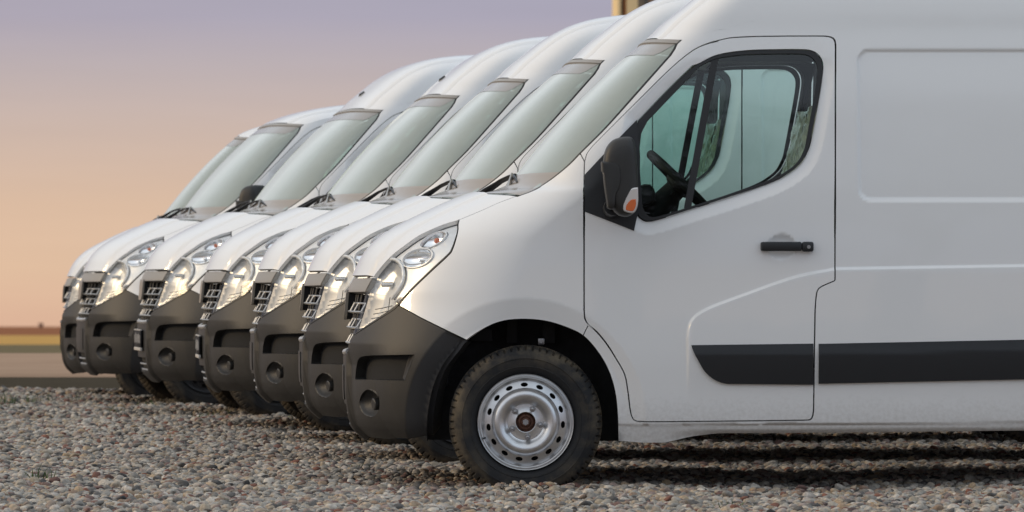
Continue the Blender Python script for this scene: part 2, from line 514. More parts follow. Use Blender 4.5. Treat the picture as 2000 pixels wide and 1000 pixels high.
def dist_poly(q, poly, closed=True):
    d = np.full(len(q), 1e9)
    n = len(poly)
    for i in range(n if closed else n - 1):
        a = np.array(poly[i]); b = np.array(poly[(i + 1) % n])
        ab = b - a
        t = np.clip(((q - a) @ ab) / max(ab @ ab, 1e-12), 0, 1)
        d = np.minimum(d, np.hypot(*(q - a - t[:, None] * ab).T))
    return d

def panel(body, name, loops, mat, parent, step=0.02, disp=None, off=0.0, rim=0.02, gap=0.0, mirror=False, coarse_from=None, feat=None):
    """A body panel: the outer loop (and holes) in (s, z), laid on the body surface with a returned edge."""
    L2 = []
    for k, lp in enumerate(loops):
        p = densify(lp, step)
        if (area2(p) > 0) != (k == 0): p = p[::-1]
        p = inset(p, gap if k == 0 else -gap)
        if mirror: p = np.stack([-p[:, 0], p[:, 1]], -1)[::-1]
        L2.append(p)
    P = np.vstack(L2)
    lo, hi = L2[0].min(0), L2[0].max(0)
    gs = []
    s = lo[0]
    while s < hi[0]:
        gs.append(s)
        s += step * (4 if coarse_from is not None and abs(s) > coarse_from else 1)
    zs = np.arange(lo[1], hi[1], step)
    G = np.array(np.meshgrid(gs, zs)).reshape(2, -1).T
    if len(G):
        ok = inside_poly(G, L2[0])
        for h in L2[1:]: ok &= ~inside_poly(G, h)
        G = G[ok]
        dm = np.full(len(G), 1e9)
        for lp in L2: dm = np.minimum(dm, dist_poly(G, lp))
        G = G[dm > step * 0.45]
    if feat:
        fp = np.vstack([np.array(f) for f in feat])
        if mirror: fp = np.stack([-fp[:, 0], fp[:, 1]], -1)
        ok = inside_poly(fp, L2[0])
        for h in L2[1:]: ok &= ~inside_poly(fp, h)
        fp = fp[ok]
        dm = np.full(len(fp), 1e9)
        for lp in L2: dm = np.minimum(dm, dist_poly(fp, lp))
        fp = fp[dm > 0.004]
        if len(fp) and len(G):
            keep = np.ones(len(G), bool)
            for i0 in range(0, len(G), 2000):
                dd_ = np.hypot(G[i0:i0 + 2000, None, 0] - fp[None, :, 0], G[i0:i0 + 2000, None, 1] - fp[None, :, 1])
                keep[i0:i0 + 2000] = dd_.min(1) > step * 0.55
            G = np.vstack([G[keep], fp])
    V = np.vstack([P, G]) if len(G) else P
    E, o = [], 0
    for lp in L2:
        n = len(lp)
        E += [(o + i, o + (i + 1) % n) for i in range(n)]
        o += n
    res = delaunay_2d_cdt([Vector(v) for v in V.tolist()], E, [], 0, 1e-7, True)
    V2 = np.array([tuple(v) for v in res[0]]); F = np.array([f for f in res[2] if len(f) == 3])
    cen = V2[F].mean(1)
    ok = inside_poly(cen, L2[0])
    for h in L2[1:]: ok &= ~inside_poly(cen, h)
    F = F[ok]
    a = V2[F]
    ar = np.cross(a[:, 1] - a[:, 0], a[:, 2] - a[:, 0])
    F = F[np.abs(ar) > 1e-10]; ar = ar[np.abs(ar) > 1e-10]
    F[ar < 0] = F[ar < 0][:, ::-1]
    used = np.unique(F); rem = -np.ones(len(V2), int); rem[used] = np.arange(len(used))
    V2, F = V2[used], rem[F]
    fn = lambda ss, zz: body.point(ss, zz, disp, off)
    pos = fn(V2[:, 0], V2[:, 1])
    nor = body.normal(V2[:, 0], V2[:, 1], fn)
    faces = F.tolist()
    verts = pos; norms = nor
    if rim:
        # returned edge along every free border
        cnt = {}
        for f in faces:
            for i in range(3):
                e = (f[i], f[(i + 1) % 3]); cnt[e] = cnt.get(e, 0) + 1
        border = [e for e in cnt if (e[1], e[0]) not in cnt]
        bn = body.normal(V2[:, 0], V2[:, 1])
        n0 = len(verts)
        ids = sorted({i for e in border for i in e}); mp = {v: k for k, v in enumerate(ids)}
        lat = np.zeros((len(ids), 3))
        for i, j in border:
            t = pos[j] - pos[i]
            nn = np.cross(t, bn[i]); nn /= max(np.linalg.norm(nn), 1e-9)
            lat[mp[i]] += nn; lat[mp[j]] += nn
        lat /= np.maximum(np.linalg.norm(lat, axis=1, keepdims=True), 1e-9)
        ring0 = pos[ids]; ring1 = pos[ids] - bn[ids] * rim
        verts = np.vstack([pos, ring0, ring1]); m = len(ids)
        norms = np.vstack([nor, lat, lat])
        for i, j in border:
            faces.append((n0 + mp[j], n0 + mp[i], n0 + m + mp[i], n0 + m + mp[j]))
    me = mesh_from(name, verts, faces, mat, True, norms)
    return link(name, me, parent)

# ------------------------------------------------------------------ measured outlines of the flank (first van)
HL_IN = smooth_curve([(729.6, 541.6), (740.6, 526.5), (764, 500.6), (790, 480), (816, 461.6), (842, 448.6), (868, 438), (895.5, 430)])
HL_OUT = [(896, 430)] + smooth_curve([(894, 448), (891, 464), (883.5, 487.6), (875.7, 499), (842, 530.4), (805.5, 565.5), (779.5, 595), (766.5, 607), (738, 625), (691, 655)])
HOOD_LINE = smooth_curve([(896.5, 429.5), (939, 411.8), (973, 396.5), (1008.8, 383)])
GLASS_LOW = smooth_curve([(1012, 383.5), (1020.7, 380.4), (1041, 372.7), (1066.6, 357.4), (1092, 338.7), (1114, 320), (1133.6, 300)])
GLASS_UP = smooth_curve([(1133.6, 300), (1184, 250), (1238, 190), (1293, 128), (1310, 109)]) + [(1318, 97), (1323, 86)]
DOOR = [(1140.5, 342)] + smooth_curve([(1141.5, 315), (1150, 294), (1184, 258), (1247, 195), (1301.5, 141), (1343.5, 105), (1373, 88), (1415, 75.7), (1440, 72.5), (1478, 70.8)], 4) \
    + [(1540, 70), (1605, 70)] + smooth_curve([(1612, 70.2), (1622, 71.8), (1629, 76), (1632, 84), (1632.5, 96)], 3) + [(1632, 300), (1631, 547)] \
    + smooth_curve([(1629, 549), (1605, 559.5), (1597, 567), (1594, 580), (1592, 605)], 4) + [(1590.5, 700), (1589.5, 795)] + smooth_curve([(1589, 804), (1587, 814), (1582, 820), (1570, 821)], 3) \
    + [(1500, 822), (1300, 824)] + smooth_curve([(1246, 824), (1238, 821), (1233, 812), (1230, 797)], 3) \
    + smooth_curve([(1227, 770), (1220, 732), (1203.5, 701.6), (1186.5, 674.4), (1166, 649), (1149, 635), (1142, 622), (1140.5, 605)], 4) + [(1140.5, 450)]
WIN = smooth_curve([(1246, 236), (1267, 214), (1289, 191), (1312, 168), (1335, 147), (1352, 133), (1369, 122), (1402, 107), (1457, 99), (1520, 97), (1565, 97), (1584, 99.5), (1598, 108), (1606, 124), (1605, 149),
                    (1595.5, 208), (1583, 275), (1576, 296), (1565, 316), (1545, 334), (1511, 353), (1436, 380), (1352, 407), (1289, 427), (1264, 431), (1250, 424)], 4) + [(1243, 408), (1240, 300)]
ARCH = smooth_curve([(1207.6, 867), (1206, 807), (1200, 759.5), (1186.5, 719), (1166, 685), (1139, 656), (1105, 639), (1064, 627), (1020, 623.4), (979, 627.5), (945, 640.4), (909, 663.8), (892, 685), (865, 721), (847, 766), (838, 820), (838, 863)])
def arch_between(a, b):
    return [p for p in ARCH if a <= p[0] <= b]
ARCH_C, ARCH_R = (0.0515, 0.309), 0.468
SWAGE = smooth_curve([(1341, 860), (1341, 690), (1341, 655), (1350, 624), (1380, 602), (1450, 575), (1550, 540), (1632, 523)]) + [(2000, 517), (3300, 500), (3300, 860)]

def px_xz(pts):
    a = np.array(pts, float)
    return np.stack([(a[:, 0] - 1000) / FPX * CAM_D, CAM_H - (a[:, 1] - 522) / FPX * CAM_D], -1)
SW_XZ = px_xz(SWAGE); WIN_XZ = px_xz(WIN)
RAMP_L = px_xz([(782, 693), (768, 741)]); RAMP_R = px_xz([(809, 693), (790, 743)])

def HC(b, pts):
    return [tuple(p) for p in b.hit(pts)]

def sstep(t):
    t = np.clip(t, 0, 1); return t * t * (3 - 2 * t)

def disp_side(b, s, z, p):
    x = p[..., 0]
    q = np.stack([x.ravel(), z.ravel()], -1)
    d = np.zeros(len(q))
    rho = np.hypot(q[:, 0] - ARCH_C[0], q[:, 1] - ARCH_C[1])
    d -= 0.020 * np.clip((0.562 - rho) / 0.09, 0, 1) * (q[:, 1] > 0.2)
    # the lower flank stands proud of the upper one along the swage line
    near = (q[:, 0] > 0.7) & (q[:, 1] < 1.15) & (q[:, 1] > 0.39)
    if near.any():
        ins = inside_poly(q[near], SW_XZ); ds = dist_poly(q[near], SW_XZ)
        sd_ = np.where(ins, ds, -ds)
        d[near] += 0.011 * sstep((sd_ + 0.002) / 0.013) * sstep((q[near][:, 1] - 0.40) / 0.24)
    # door skin dips towards the window rubber
    w = (q[:, 0] > 0.4) & (q[:, 0] < 1.55) & (q[:, 1] > 1.1)
    if w.any():
        ds = dist_poly(q[w], WIN_XZ)
        fade = np.clip((2.0 - q[w][:, 1]) / 0.15, 0.15, 1)
        d[w] -= 0.018 * np.clip(1 - ds / 0.062, 0, 1) * fade
    # pressed field in the load-space side
    for x0, x1 in ((1.583, 3.05), (3.2, 4.5)):
        cx, cz, hx, hz, r = (x0 + x1) / 2, 1.668, (x1 - x0) / 2, 0.352, 0.06
        qx = np.abs(q[:, 0] - cx) - (hx - r); qz = np.abs(q[:, 1] - cz) - (hz - r)
        sdb = np.hypot(np.maximum(qx, 0), np.maximum(qz, 0)) + np.minimum(np.maximum(qx, qz), 0) - r
        d -= 0.010 * sstep(-sdb / 0.014)
    # sill
    rear = q[:, 0] > 0.47
    zl = 0.292 + 0.0075 * (q[:, 0] - 0.5)
    d -= rear * 0.010 * sstep((zl - q[:, 1]) / 0.008)
    d -= rear * 0.03 * sstep((zl - 0.022 - q[:, 1]) / 0.05) * np.clip((q[:, 0] - 0.7) / 0.25, 0, 1)
    # finger recess behind the door handle
    rr = np.hypot((q[:, 0] - 1.234) / 0.066, (q[:, 1] - 1.108) / 0.060)
    d -= 0.016 * np.clip(1 - rr ** 3, 0, 1) * (rr < 1)
    return d.reshape(x.shape)

def disp_bumper(b, s, z, p):
    x = p[..., 0]
    q = np.stack([x.ravel(), z.ravel()], -1)
    d = np.zeros(len(q))
    rho = np.hypot(q[:, 0] - ARCH_C[0], q[:, 1] - ARCH_C[1])
    d -= 0.045 * np.clip((0.545 - rho) / 0.075, 0, 1) 
    c = np.abs(p[..., 1].ravel() - YC)
    zz = q[:, 1]
    wid = 0.345 - 0.05 * np.clip((0.5 - zz) / 0.3, 0, 1)
    d -= 0.022 * (1 - sstep((wid - c) / 0.03 + 0.5)) * np.clip((0.66 - zz) / 0.10, 0, 1) * np.clip((0.80 - c) / 0.12, 0, 1)
    # chamfer at the lower edge
    return d.reshape(x.shape)

def disp_hood(b, s, z, p):
    c = np.abs(p[..., 1] - YC)
    w = 0.50 + 0.12 * (z - 0.97) / 0.39
    return 0.012 * sstep((w - c) / 0.05 + 0.5)

def disp_roof(b, s, z, p):
    c = np.abs(p[..., 1] - YC)
    g = np.exp(-((c - 0.765) / 0.013) ** 2)
    m = sstep((p[..., 0] - 0.60) / 0.05)
    return -0.011 * g * m + 0.006 * sstep((0.75 - c) / 0.03) * m

# ------------------------------------------------------------------ wheel (built round its own centre, outer face towards -Y)
def build_wheel(parent, loc, flip=False, name='wheel'):
    w = empty(name, loc, parent)
    if flip: w.rotation_euler = (0, 0, math.pi)
    # tyre: sidewall and a tread with shoulder blocks
    R = 0.352
    prof = [(0.218, 0.020), (0.228, 0.006), (0.245, -0.004), (0.252, -0.0065), (0.2535, -0.0095), (0.2565, -0.0095), (0.258, -0.008), (0.275, -0.0115), (0.290, -0.012), (0.2915, -0.0145), (0.2945, -0.0145), (0.296, -0.0115), (0.305, -0.0085), (0.312, -0.004), (0.318, -0.001), (0.322, 0.002), (0.330, 0.008),
            (0.338, 0.018), (0.345, 0.032), (0.349, 0.047), (0.351, 0.063), (0.3515, 0.066), (0.342, 0.067), (0.342, 0.075), (0.352, 0.076), (0.352, 0.105), (0.343, 0.106), (0.343, 0.114), (0.352, 0.115),
            (0.352, 0.142), (0.343, 0.143), (0.343, 0.151), (0.351, 0.152), (0.349, 0.17), (0.345, 0.186), (0.335, 0.203), (0.31, 0.222), (0.26, 0.222), (0.218, 0.2)]
    nb = 64; sub = 5; n = nb * sub
    v, f = [], []
    m = len(prof)
    for k in range(n):
        a = 2 * math.pi * k / n
        for j, (r, y) in enumerate(prof):
            rr = r
            if (k % sub) == 0 and (16 <= j <= 20 or 32 <= j <= 35): rr = r - 0.011 * (1 if j != 16 else 0.35)
            ang = a + (0.03 if 24 <= j <= 25 or 28 <= j <= 29 else 0)
            v.append((rr * math.cos(ang), y, rr * math.sin(ang)))
    for k in range(n):
        k2 = (k + 1) % n
        for j in range(m - 1):
            f.append((k * m + j, k2 * m + j, k2 * m + j + 1, k * m + j + 1))
    me = mesh_from('tyre', v, f, TYRE)
    me.set_sharp_from_angle(angle=math.radians(32))
    link('tyre', me, w)
    # pressed steel rim with fifteen holes
    pr = [(0.214, 0.10), (0.214, 0.018), (0.2195, 0.008), (0.2215, 0.000), (0.2195, -0.004), (0.2155, -0.001), (0.211, 0.008), (0.207, 0.011), (0.2035, 0.013), (0.199, 0.022), (0.193, 0.030), (0.1875, 0.034)]
    rim = link('rim', lathe('rim', pr, 96, RIMSTEEL), w)
    # hole ring
    body_pts, loops = [], []
    ro, ri, nh = 0.1885, 0.156, 15
    outer = [(ro * math.cos(2 * math.pi * k / 120), ro * math.sin(2 * math.pi * k / 120)) for k in range(120)]
    inner = [(ri * math.cos(2 * math.pi * k / 96), ri * math.sin(2 * math.pi * k / 96)) for k in range(96)]
    holes = []
    for h in range(nh):
        a = 2 * math.pi * h / nh + math.radians(92)
        ca, sa = math.cos(a), math.sin(a)
        holes.append([((0.1715 + 0.0098 * math.cos(t)) * ca - 0.0165 * math.sin(t) * sa, (0.1715 + 0.0098 * math.cos(t)) * sa + 0.0165 * math.sin(t) * ca) for t in [2 * math.pi * k / 20 for k in range(20)]])
    lps = [outer, inner] + holes
    V = [Vector(p) for lp in lps for p in lp]; E = []; o = 0
    for lp in lps:
        E += [(o + i, o + (i + 1) % len(lp)) for i in range(len(lp))]; o += len(lp)
    r = delaunay_2d_cdt(V, E, [], 0, 1e-7, True)
    V2 = np.array([tuple(p) for p in r[0]]); F = np.array([x for x in r[2] if len(x) == 3])
    cen = V2[F].mean(1)
    ok = inside_poly(cen, outer) & ~inside_poly(cen, inner)
    for h in holes: ok &= ~inside_poly(cen, h)
    F = F[ok]
    bm = bmesh.new()
    vs = [bm.verts.new((p[0], 0.034 - 0.012 * (1 - (np.hypot(*p) - ri) / (ro - ri)), p[1])) for p in V2]
    for x in F:
        try: bm.faces.new([vs[i] for i in x])
        except ValueError: pass
    for vv in [q for q in bm.verts if not q.link_faces]: bm.verts.remove(vv)
    ed = [e for e in bm.edges if e.is_boundary]
    ex = bmesh.ops.extrude_edge_only(bm, edges=ed)
    for q in ex['geom']:
        if isinstance(q, bmesh.types.BMVert): q.co.y += 0.006
    bm_obj('rim_disc', bm, RIMSTEEL, w)
    dome = [(0.157, 0.0225), (0.1545, 0.016), (0.150, 0.006), (0.144, -0.004), (0.136, -0.0115), (0.127, -0.0145), (0.117, -0.0135), (0.106, -0.007), (0.097, 0.002), (0.0905, 0.009), (0.0855, 0.0125), (0.083, 0.0135), (0.081, 0.0105), (0.050, 0.0100), (0.0475, 0.0085), (0.0455, 0.009), (0.0455, 0.030)]
    dm = link('wheel_dome', lathe('wheel_dome', dome, 96, RIMSTEEL), w)
    hub = link('hub', lathe('hub', [(0.046, 0.028), (0.036, 0.022), (0.033, 0.014), (0.026, 0.012), (0.0225, 0.016), (0.019, 0.014), (0.0185, 0.002), (0.012, 0.0005), (0.010, 0.004), (0.0, 0.004)], 36, HUBRUST), w)
    bm = bmesh.new()
    bmesh.ops.create_cone(bm, cap_ends=True, segments=6, radius1=0.016, radius2=0.0145, depth=0.014, matrix=Matrix.Translation((0, 0.004, 0)) @ Matrix.Rotation(math.radians(90), 4, 'X'))
    nut = bm_obj('hub_nut', bm, BOLT, w)
    ang0 = math.radians(62)
    bmesh_me = None
    for k in range(5):
        a = ang0 + 2 * math.pi * k / 5
        if bmesh_me is None:
            bm = bmesh.new()
            bmesh.ops.create_cone(bm, cap_ends=True, segments=20, radius1=0.0145, radius2=0.0125, depth=0.006, matrix=Matrix.Translation((0, 0.008, 0)) @ Matrix.Rotation(math.radians(90), 4, 'X'))
            bmesh.ops.create_cone(bm, cap_ends=True, segments=6, radius1=0.0105, radius2=0.0095, depth=0.014, matrix=Matrix.Translation((0, 0.0, 0)) @ Matrix.Rotation(math.radians(90), 4, 'X'))
            bmesh.ops.create_uvsphere(bm, u_segments=12, v_segments=6, radius=0.0075, matrix=Matrix.Translation((0, -0.006, 0)))
            ob = bm_obj('wheel_bolt', bm, BOLT, w); bmesh_me = ob.data
        else:
            ob = link('wheel_bolt', bmesh_me, w)
        ob.location = (0.068 * math.cos(a), 0, 0.068 * math.sin(a))
    bm = bmesh.new()
    bm_tube(bm, [(-0.197, 0.03, -0.075), (-0.189, 0.006, -0.073), (-0.184, -0.004, -0.071)], [0.005, 0.005, 0.0035], 8)
    bm_obj('valve', bm, RUBBER, w)
    bm = bmesh.new()
    bmesh.ops.create_cone(bm, cap_ends=True, segments=48, radius1=0.205, radius2=0.205, depth=0.04, matrix=Matrix.Translation((0, 0.085, 0)) @ Matrix.Rotation(math.radians(90), 4, 'X'))
    bm_obj('brake_disc', bm, DARK, w)
    return w

WHEEL_C = (0.0624, 0.035, 0.3045)
WHEELBASE = 3.68

# ------------------------------------------------------------------ the van
def ellipse_px(cx, cy, rx, ry, rot=0, n=28):
    o = []
    for k in range(n):
        t = 2 * math.pi * k / n
        a, b = rx * math.cos(t), ry * math.sin(t)
        o.append((cx + a * math.cos(rot) - b * math.sin(rot), cy + a * math.sin(rot) + b * math.cos(rot)))
    return o

def build_van(high, share=None):
    """share: an earlier van whose meshes (all but the roof) this one reuses."""
    b = Body(high)
    van = empty('cargo_van')
    def H(pts):
        q = [pts[0]]
        for a_, c_ in zip(pts, pts[1:]):
            k_ = max(1, int(math.hypot(c_[0] - a_[0], c_[1] - a_[1]) / 9))
            q += [(a_[0] + (c_[0] - a_[0]) * j / k_, a_[1] + (c_[1] - a_[1]) * j / k_) for j in range(1, k_ + 1)]
        return [tuple(p) for p in b.hit(q)]
    H0 = lambda pts: [tuple(p) for p in b.hit(pts)]
    sc = lambda c, z: (float(b.s_of_c(c, z)), z)
    s_top = H([(1323, 86)])[0]
    # ---- roof ------------------------------------------------------------
    XEND = 4.75
    zb1 = 2.145
    ztop = lambda s: 2.050 + 0.022 * (1 - min(abs(s) / s_top[0], 1.0) ** 2)
    if not high: zb1 = 2.10
    def zb(s):
        z0 = ztop(s) + 0.010
        return z0 + (zb1 - z0) * float(sstep((abs(s) - s_top[0]) / 0.22))
    ss = np.concatenate([1 - (1 - np.linspace(0, 1.0, 150)) ** 2.0, np.linspace(1.0, 1.8, 30)[1:], np.linspace(1.8, XEND - 0.6 + 0.4, 28)[1:]])
    ss = np.concatenate([-ss[::-1][:-1], ss])
    wv = np.linspace(0, 1, 56)
    Sg, Wg = np.meshgrid(ss, wv)
    zbs = np.vectorize(zb)(Sg)
    Zg = zbs + (b.top - zbs) * (1 - (1 - Wg) ** 2.2)
    Zg = np.minimum(Zg, b.top - 1e-4)
    pos = b.base(Sg, Zg)
    # normals by difference over the grid, then the drip groove
    def nrm(P):
        du = np.gradient(P, axis=1); dv = np.gradient(P, axis=0)
        n = np.cross(du, dv); return n / np.maximum(np.linalg.norm(n, axis=-1, keepdims=True), 1e-9)
    n0 = nrm(pos)
    pos = pos + n0 * disp_roof(b, Sg, Zg, pos)[..., None]
    n1 = nrm(pos); n1[-1] = (0, 0, 1)
    R_, C_ = Sg.shape
    idx = np.arange(R_ * C_).reshape(R_, C_)
    faces = np.stack([idx[:-1, :-1], idx[:-1, 1:], idx[1:, 1:], idx[1:, :-1]], -1).reshape(-1, 4).tolist()
    # lid over the flat middle of the roof and the rear end wall
    faces.append(list(idx[-1, ::-1])[::1][::-1])
    verts = pos.reshape(-1, 3); norms = n1.reshape(-1, 3)
    link('roof', mesh_from('roof', verts, faces, PAINT, True, norms), van)

    if share is not None:
        def cp(o, par):
            c = o.copy(); COL.objects.link(c); c.parent = par
            for ch in o.children: cp(ch, c)
            return c
        for ch in share.children:
            if ch.name.split('.')[0] not in ('roof',): cp(ch, van)
        return van, b

    # ---- shared outlines in (s, z) ---------------------------------------
    hood_edge = H0(HL_IN); hl_out = H0(HL_OUT); hood_line = H(HOOD_LINE)
    glass_low = H0(GLASS_LOW); glass_up = H(GLASS_UP); door = H(DOOR + DOOR[:1])[:-1]; win = H(WIN + WIN[:1])[:-1]; arch = H0(ARCH)
    arch_px = ARCH
    def arch_part(i0, i1): return [arch[i] for i in range(len(arch)) if i0 <= i <= i1]
    i_door = min(range(len(arch_px)), key=lambda i: abs(arch_px[i][0] - 1139) + abs(arch_px[i][1] - 656))
    i_bump = min(range(len(arch_px)), key=lambda i: abs(arch_px[i][0] - 909) + abs(arch_px[i][1] - 663.8))
    dpx = DOOR
    t_low, t_top = H0([(1149, 635), (1141.5, 314)])
    j_low = min(range(len(door)), key=lambda i: math.dist(door[i], t_low))
    j_top = min(range(len(door)), key=lambda i: math.dist(door[i], t_top))
    bump_top = H([(909, 663.8), (869.5, 644.5), (820, 620), (779.5, 597)])
    hl_low = [p for p, q in zip(hl_out, HL_OUT) if q[0] <= 779.6]
    hl_high = [p for p, q in zip(hl_out, HL_OUT) if q[0] > 779.6]
    hl_left = [sc(0.435, 0.70), sc(0.485, 0.80), sc(0.52, 0.90), sc(0.535, 0.960)]

    sx = lambda x, z: (float(b.s_of_x(x, z)), z)
    def along(xz, offs, stp):
        """points on lines parallel to a measured line, where a crease needs its own vertices."""
        a_ = densify([tuple(p) for p in xz] , stp)
        t_ = np.gradient(a_, axis=0); t_ /= np.maximum(np.linalg.norm(t_, axis=1, keepdims=True), 1e-9)
        n_ = np.stack([-t_[:, 1], t_[:, 0]], -1)
        o_ = []
        for of in offs:
            q_ = a_ + n_ * of
            o_.append(np.stack([b.s_of_x(q_[:, 0], q_[:, 1]), q_[:, 1]], -1))
        return o_
    sw_line = [tuple(p) for p in SW_XZ if p[0] < 3.0]
    f_sw = along(px_xz(SWAGE[:-2] + [(2700, 509)]), (-0.012, -0.006, 0.0, 0.006, 0.012), 0.012)
    f_sw = [q[q[:, 0] > 1.0] for q in f_sw]
    ring = lambda r, a0, a1, n: np.array([(ARCH_C[0] + r * math.cos(t), ARCH_C[1] + r * math.sin(t)) for t in np.linspace(a0, a1, n)])
    def onring(r, a0, a1, n):
        q_ = ring(r, math.radians(a0), math.radians(a1), n); ok_ = q_[:, 0] > -0.75
        q_ = q_[ok_]; return np.stack([b.s_of_x(q_[:, 0], q_[:, 1]), q_[:, 1]], -1)
    f_ring = [onring(r, -10, 190, 150) for r in (0.552, 0.562, 0.572)]
    f_lip = [onring(r, 100, 200, 90) for r in (0.520, 0.528, 0.537, 0.546, 0.553)]
    for mir in (False, True):
        st = 0.011 if not mir else 0.024
        # front wing
        fender = hood_line + glass_low + H([(1141, 314), (1140.5, 342), (1140.5, 450), (1140.5, 605), (1142, 622), (1149, 635)]) + arch_part(i_door, i_bump) + bump_top[1:] + hl_high[::-1]
        panel(b, 'front_wing', [fender], PAINT, van, st, disp_side, gap=0.0025, rim=0.025, mirror=mir, feat=None if mir else f_ring)
        # load-space side, sill, pillar and rail round the door
        topl = [(s, zb(s) + 0.0022) for s in np.linspace(s_top[0] + 0.004, s_top[0] + 0.3, 12)] + [(float(b.s_of_x(XEND, 2.1)), zb(3) + 0.0022)]
        rarch = [sx(WHEELBASE + 0.0624 + 0.45 * math.cos(t), 0.305 + 0.45 * math.sin(t)) for t in np.linspace(-0.12, math.pi + 0.12, 24)]
        sill = H([(2000, 845.5), (1650, 850), (1400, 851.5), (1350, 857), (1300, 866.5), (1260, 867)])
        body_side = glass_up + topl + [sx(XEND, 0.27)] + [sx(XEND - 0.15, 0.255)] + rarch + [sx(3.2, 0.25)] + sill + arch_part(0, i_door) + door[j_top:j_low + 1][::-1]
        panel(b, 'side_panel', [body_side], PAINT, van, st, disp_side, gap=0.0022, rim=0.03, mirror=mir, coarse_from=2.7, feat=None if mir else f_sw + f_ring)
        # door with its window, rubber and handle
        dob = panel(b, 'front_door', [door, win], PAINT, van, st, disp_side, gap=0.0036, rim=0.03, mirror=mir, feat=None if mir else f_sw)
        win_d = densify(win, 0.012)
        glass_in = inset(win_d, 0.017)
        panel(b, 'window_seal', [win, [tuple(p) for p in glass_in]], RUBBER, dob, 0.012, None, off=-0.006, rim=0.02, mirror=mir)
        panel(b, 'window_glass', [[tuple(p) for p in inset(win_d, 0.013)]], GLASS, dob, 0.04, None, off=-0.017, rim=0, mirror=mir)
        bar = H([(1391, 106), (1405, 106), (1350, 406), (1336, 406), (1390.5, 107)])
        panel(b, 'window_bar', [bar], RUBBER, dob, 0.02, None, off=-0.010, rim=0.02, mirror=mir)
        sail = H([(1142, 342), (1178, 303), (1213, 265.6), (1244, 234), (1250, 300), (1250, 408), (1243, 429), (1238.5, 451), (1141.5, 413), (1142, 343)])
        panel(b, 'mirror_mount', [sail], TRIM, dob, 0.02, None, off=0.004, rim=0.02, mirror=mir)
        # inner trim of the door and cabin lining
        winl = [tuple(p) for p in inset(densify(win, 0.03), -0.012)]
        trim = [sx(0.36, 0.5), sx(1.50, 0.5), sx(1.50, 1.34), sx(0.36, 1.34)]
        lining = [sx(0.62, 0.55), sx(1.50, 0.55), sx(1.50, 2.03), sx(0.98, 2.03), sx(0.44, 1.46), sx(0.42, 1.0)]
        panel(b, 'door_trim', [lining, winl], LINING, dob, 0.06, None, off=-0.055, rim=0.0, mirror=mir)
        # side rubbing strips
        mould = [(1350, 674), (1590 - 1.5, 671), (1590 - 1.5, 751), (1420, 749.5)] + smooth_curve([(1408, 747), (1393, 740), (1376, 725), (1363, 703)], 4)
        panel(b, 'rubbing_strip', [H(mould)], TRIM, dob, 0.012, lambda bb, s, z, p: disp_side(bb, s, z, p) + 0.013 - 0.011 * np.clip((z - 0.615) / 0.05, 0, 1), rim=0.014, mirror=mir)
        mould2 = [sx(1.402, 0.664)] + [sx(3.2, q_) for q_ in np.linspace(0.70, 0.52, 8)] + [sx(1.402, q_) for q_ in np.linspace(0.482, 0.652, 12)]
        panel(b, 'rubbing_strip', [mould2], TRIM, van, 0.016, lambda bb, s, z, p: disp_side(bb, s, z, p) + 0.013 - 0.011 * np.clip((z - 0.615 - (p[..., 0] - 1.4) * 0.02) / 0.05, 0, 1), rim=0.014, mirror=mir, coarse_from=2.6)
        # headlight
        lens_loop = hl_left + hood_edge[1:] + hl_out[1:]
        hob = panel(b, 'headlight', [lens_loop], LENS, van, 0.016, None, off=0.0, rim=0.0, gap=0.004, mirror=mir)
        ctrs = [((810, 501), 30, 17, -0.35), ((842, 464), 28, 11, -0.50)]
        ells = [H(ellipse_px(c[0], c[1], rx, ry, ro)) for c, rx, ry, ro in ctrs]
        cee = smooth_curve([(744, 514), (758, 504), (773, 507), (783, 522), (784, 542), (776, 562), (761, 583)])
        main_ = H(cee + [(769, 591), (752, 604), (730, 618), (704, 637)]) + [sc(0.445, 0.728), sc(0.480, 0.80), sc(0.510, 0.88), sc(0.512, 0.93)]
        panel(b, 'lamp_bezel', [lens_loop, main_] + ells, BEZEL, hob, 0.014, lambda bb, s, z, p: -0.022 + 0 * z, rim=0.05, gap=0.006, mirror=mir)
        mabs = np.array(main_)
        def dmain(bb, s, z, p):
            q = np.stack([np.abs(s).ravel(), z.ravel()], -1)
            return (-0.024 - 0.045 * np.sqrt(np.clip(dist_poly(q, mabs) / 0.06, 0, 1))).reshape(z.shape)
        panel(b, 'reflector', [main_], BOWL, hob, 0.010, dmain, rim=0.0, mirror=mir)
        mm = -1 if mir else 1
        def ring_tube(pts, off, rad, nm, mt):
            q = np.array(HC(b, pts))
            bm = bmesh.new(); bm_tube(bm, [b.point(np.array([q_[0] * mm]), np.array([q_[1]]), None, off)[0] for q_ in q], rad, 8)
            bm_obj(nm, bm, mt, hob)
        ring_tube(cee[2:], -0.012, 0.0075, 'lamp_ring', BEZEL)
        ring_tube([(x - 9, y + 2) for x, y in cee[6:-4]], -0.034, 0.004, 'lamp_ring', CHROME)
        ring_tube([(768, 588), (778, 580), (788, 582)], -0.014, 0.005, 'lamp_ring', BEZEL)
        mainc = HC(b, [(742, 548)])[0]
        P = Vector(b.point(np.array([mainc[0] * mm]), np.array([mainc[1]]), None, -0.05)[0])
        bm = bmesh.new(); bm_tube(bm, [P + Vector((0.02, 0, 0)), P + Vector((-0.03, 0, 0)), P + Vector((-0.034, 0, 0))], [0.013, 0.012, 0.006], 12)
        bm_obj('lamp_bulb', bm, CHROME, hob)
        for kk in range(4):
            y0_ = 598 + kk * 9
            ring_tube([(716 - kk * 4, y0_ + 3), (733 - kk * 5, y0_), (750 - kk * 7, y0_ - 4)], -0.046, 0.0022, 'lamp_rib', TRIM)
        ring_tube([(748, 578), (744, 606)], -0.04, 0.002, 'lamp_rib', TRIM)
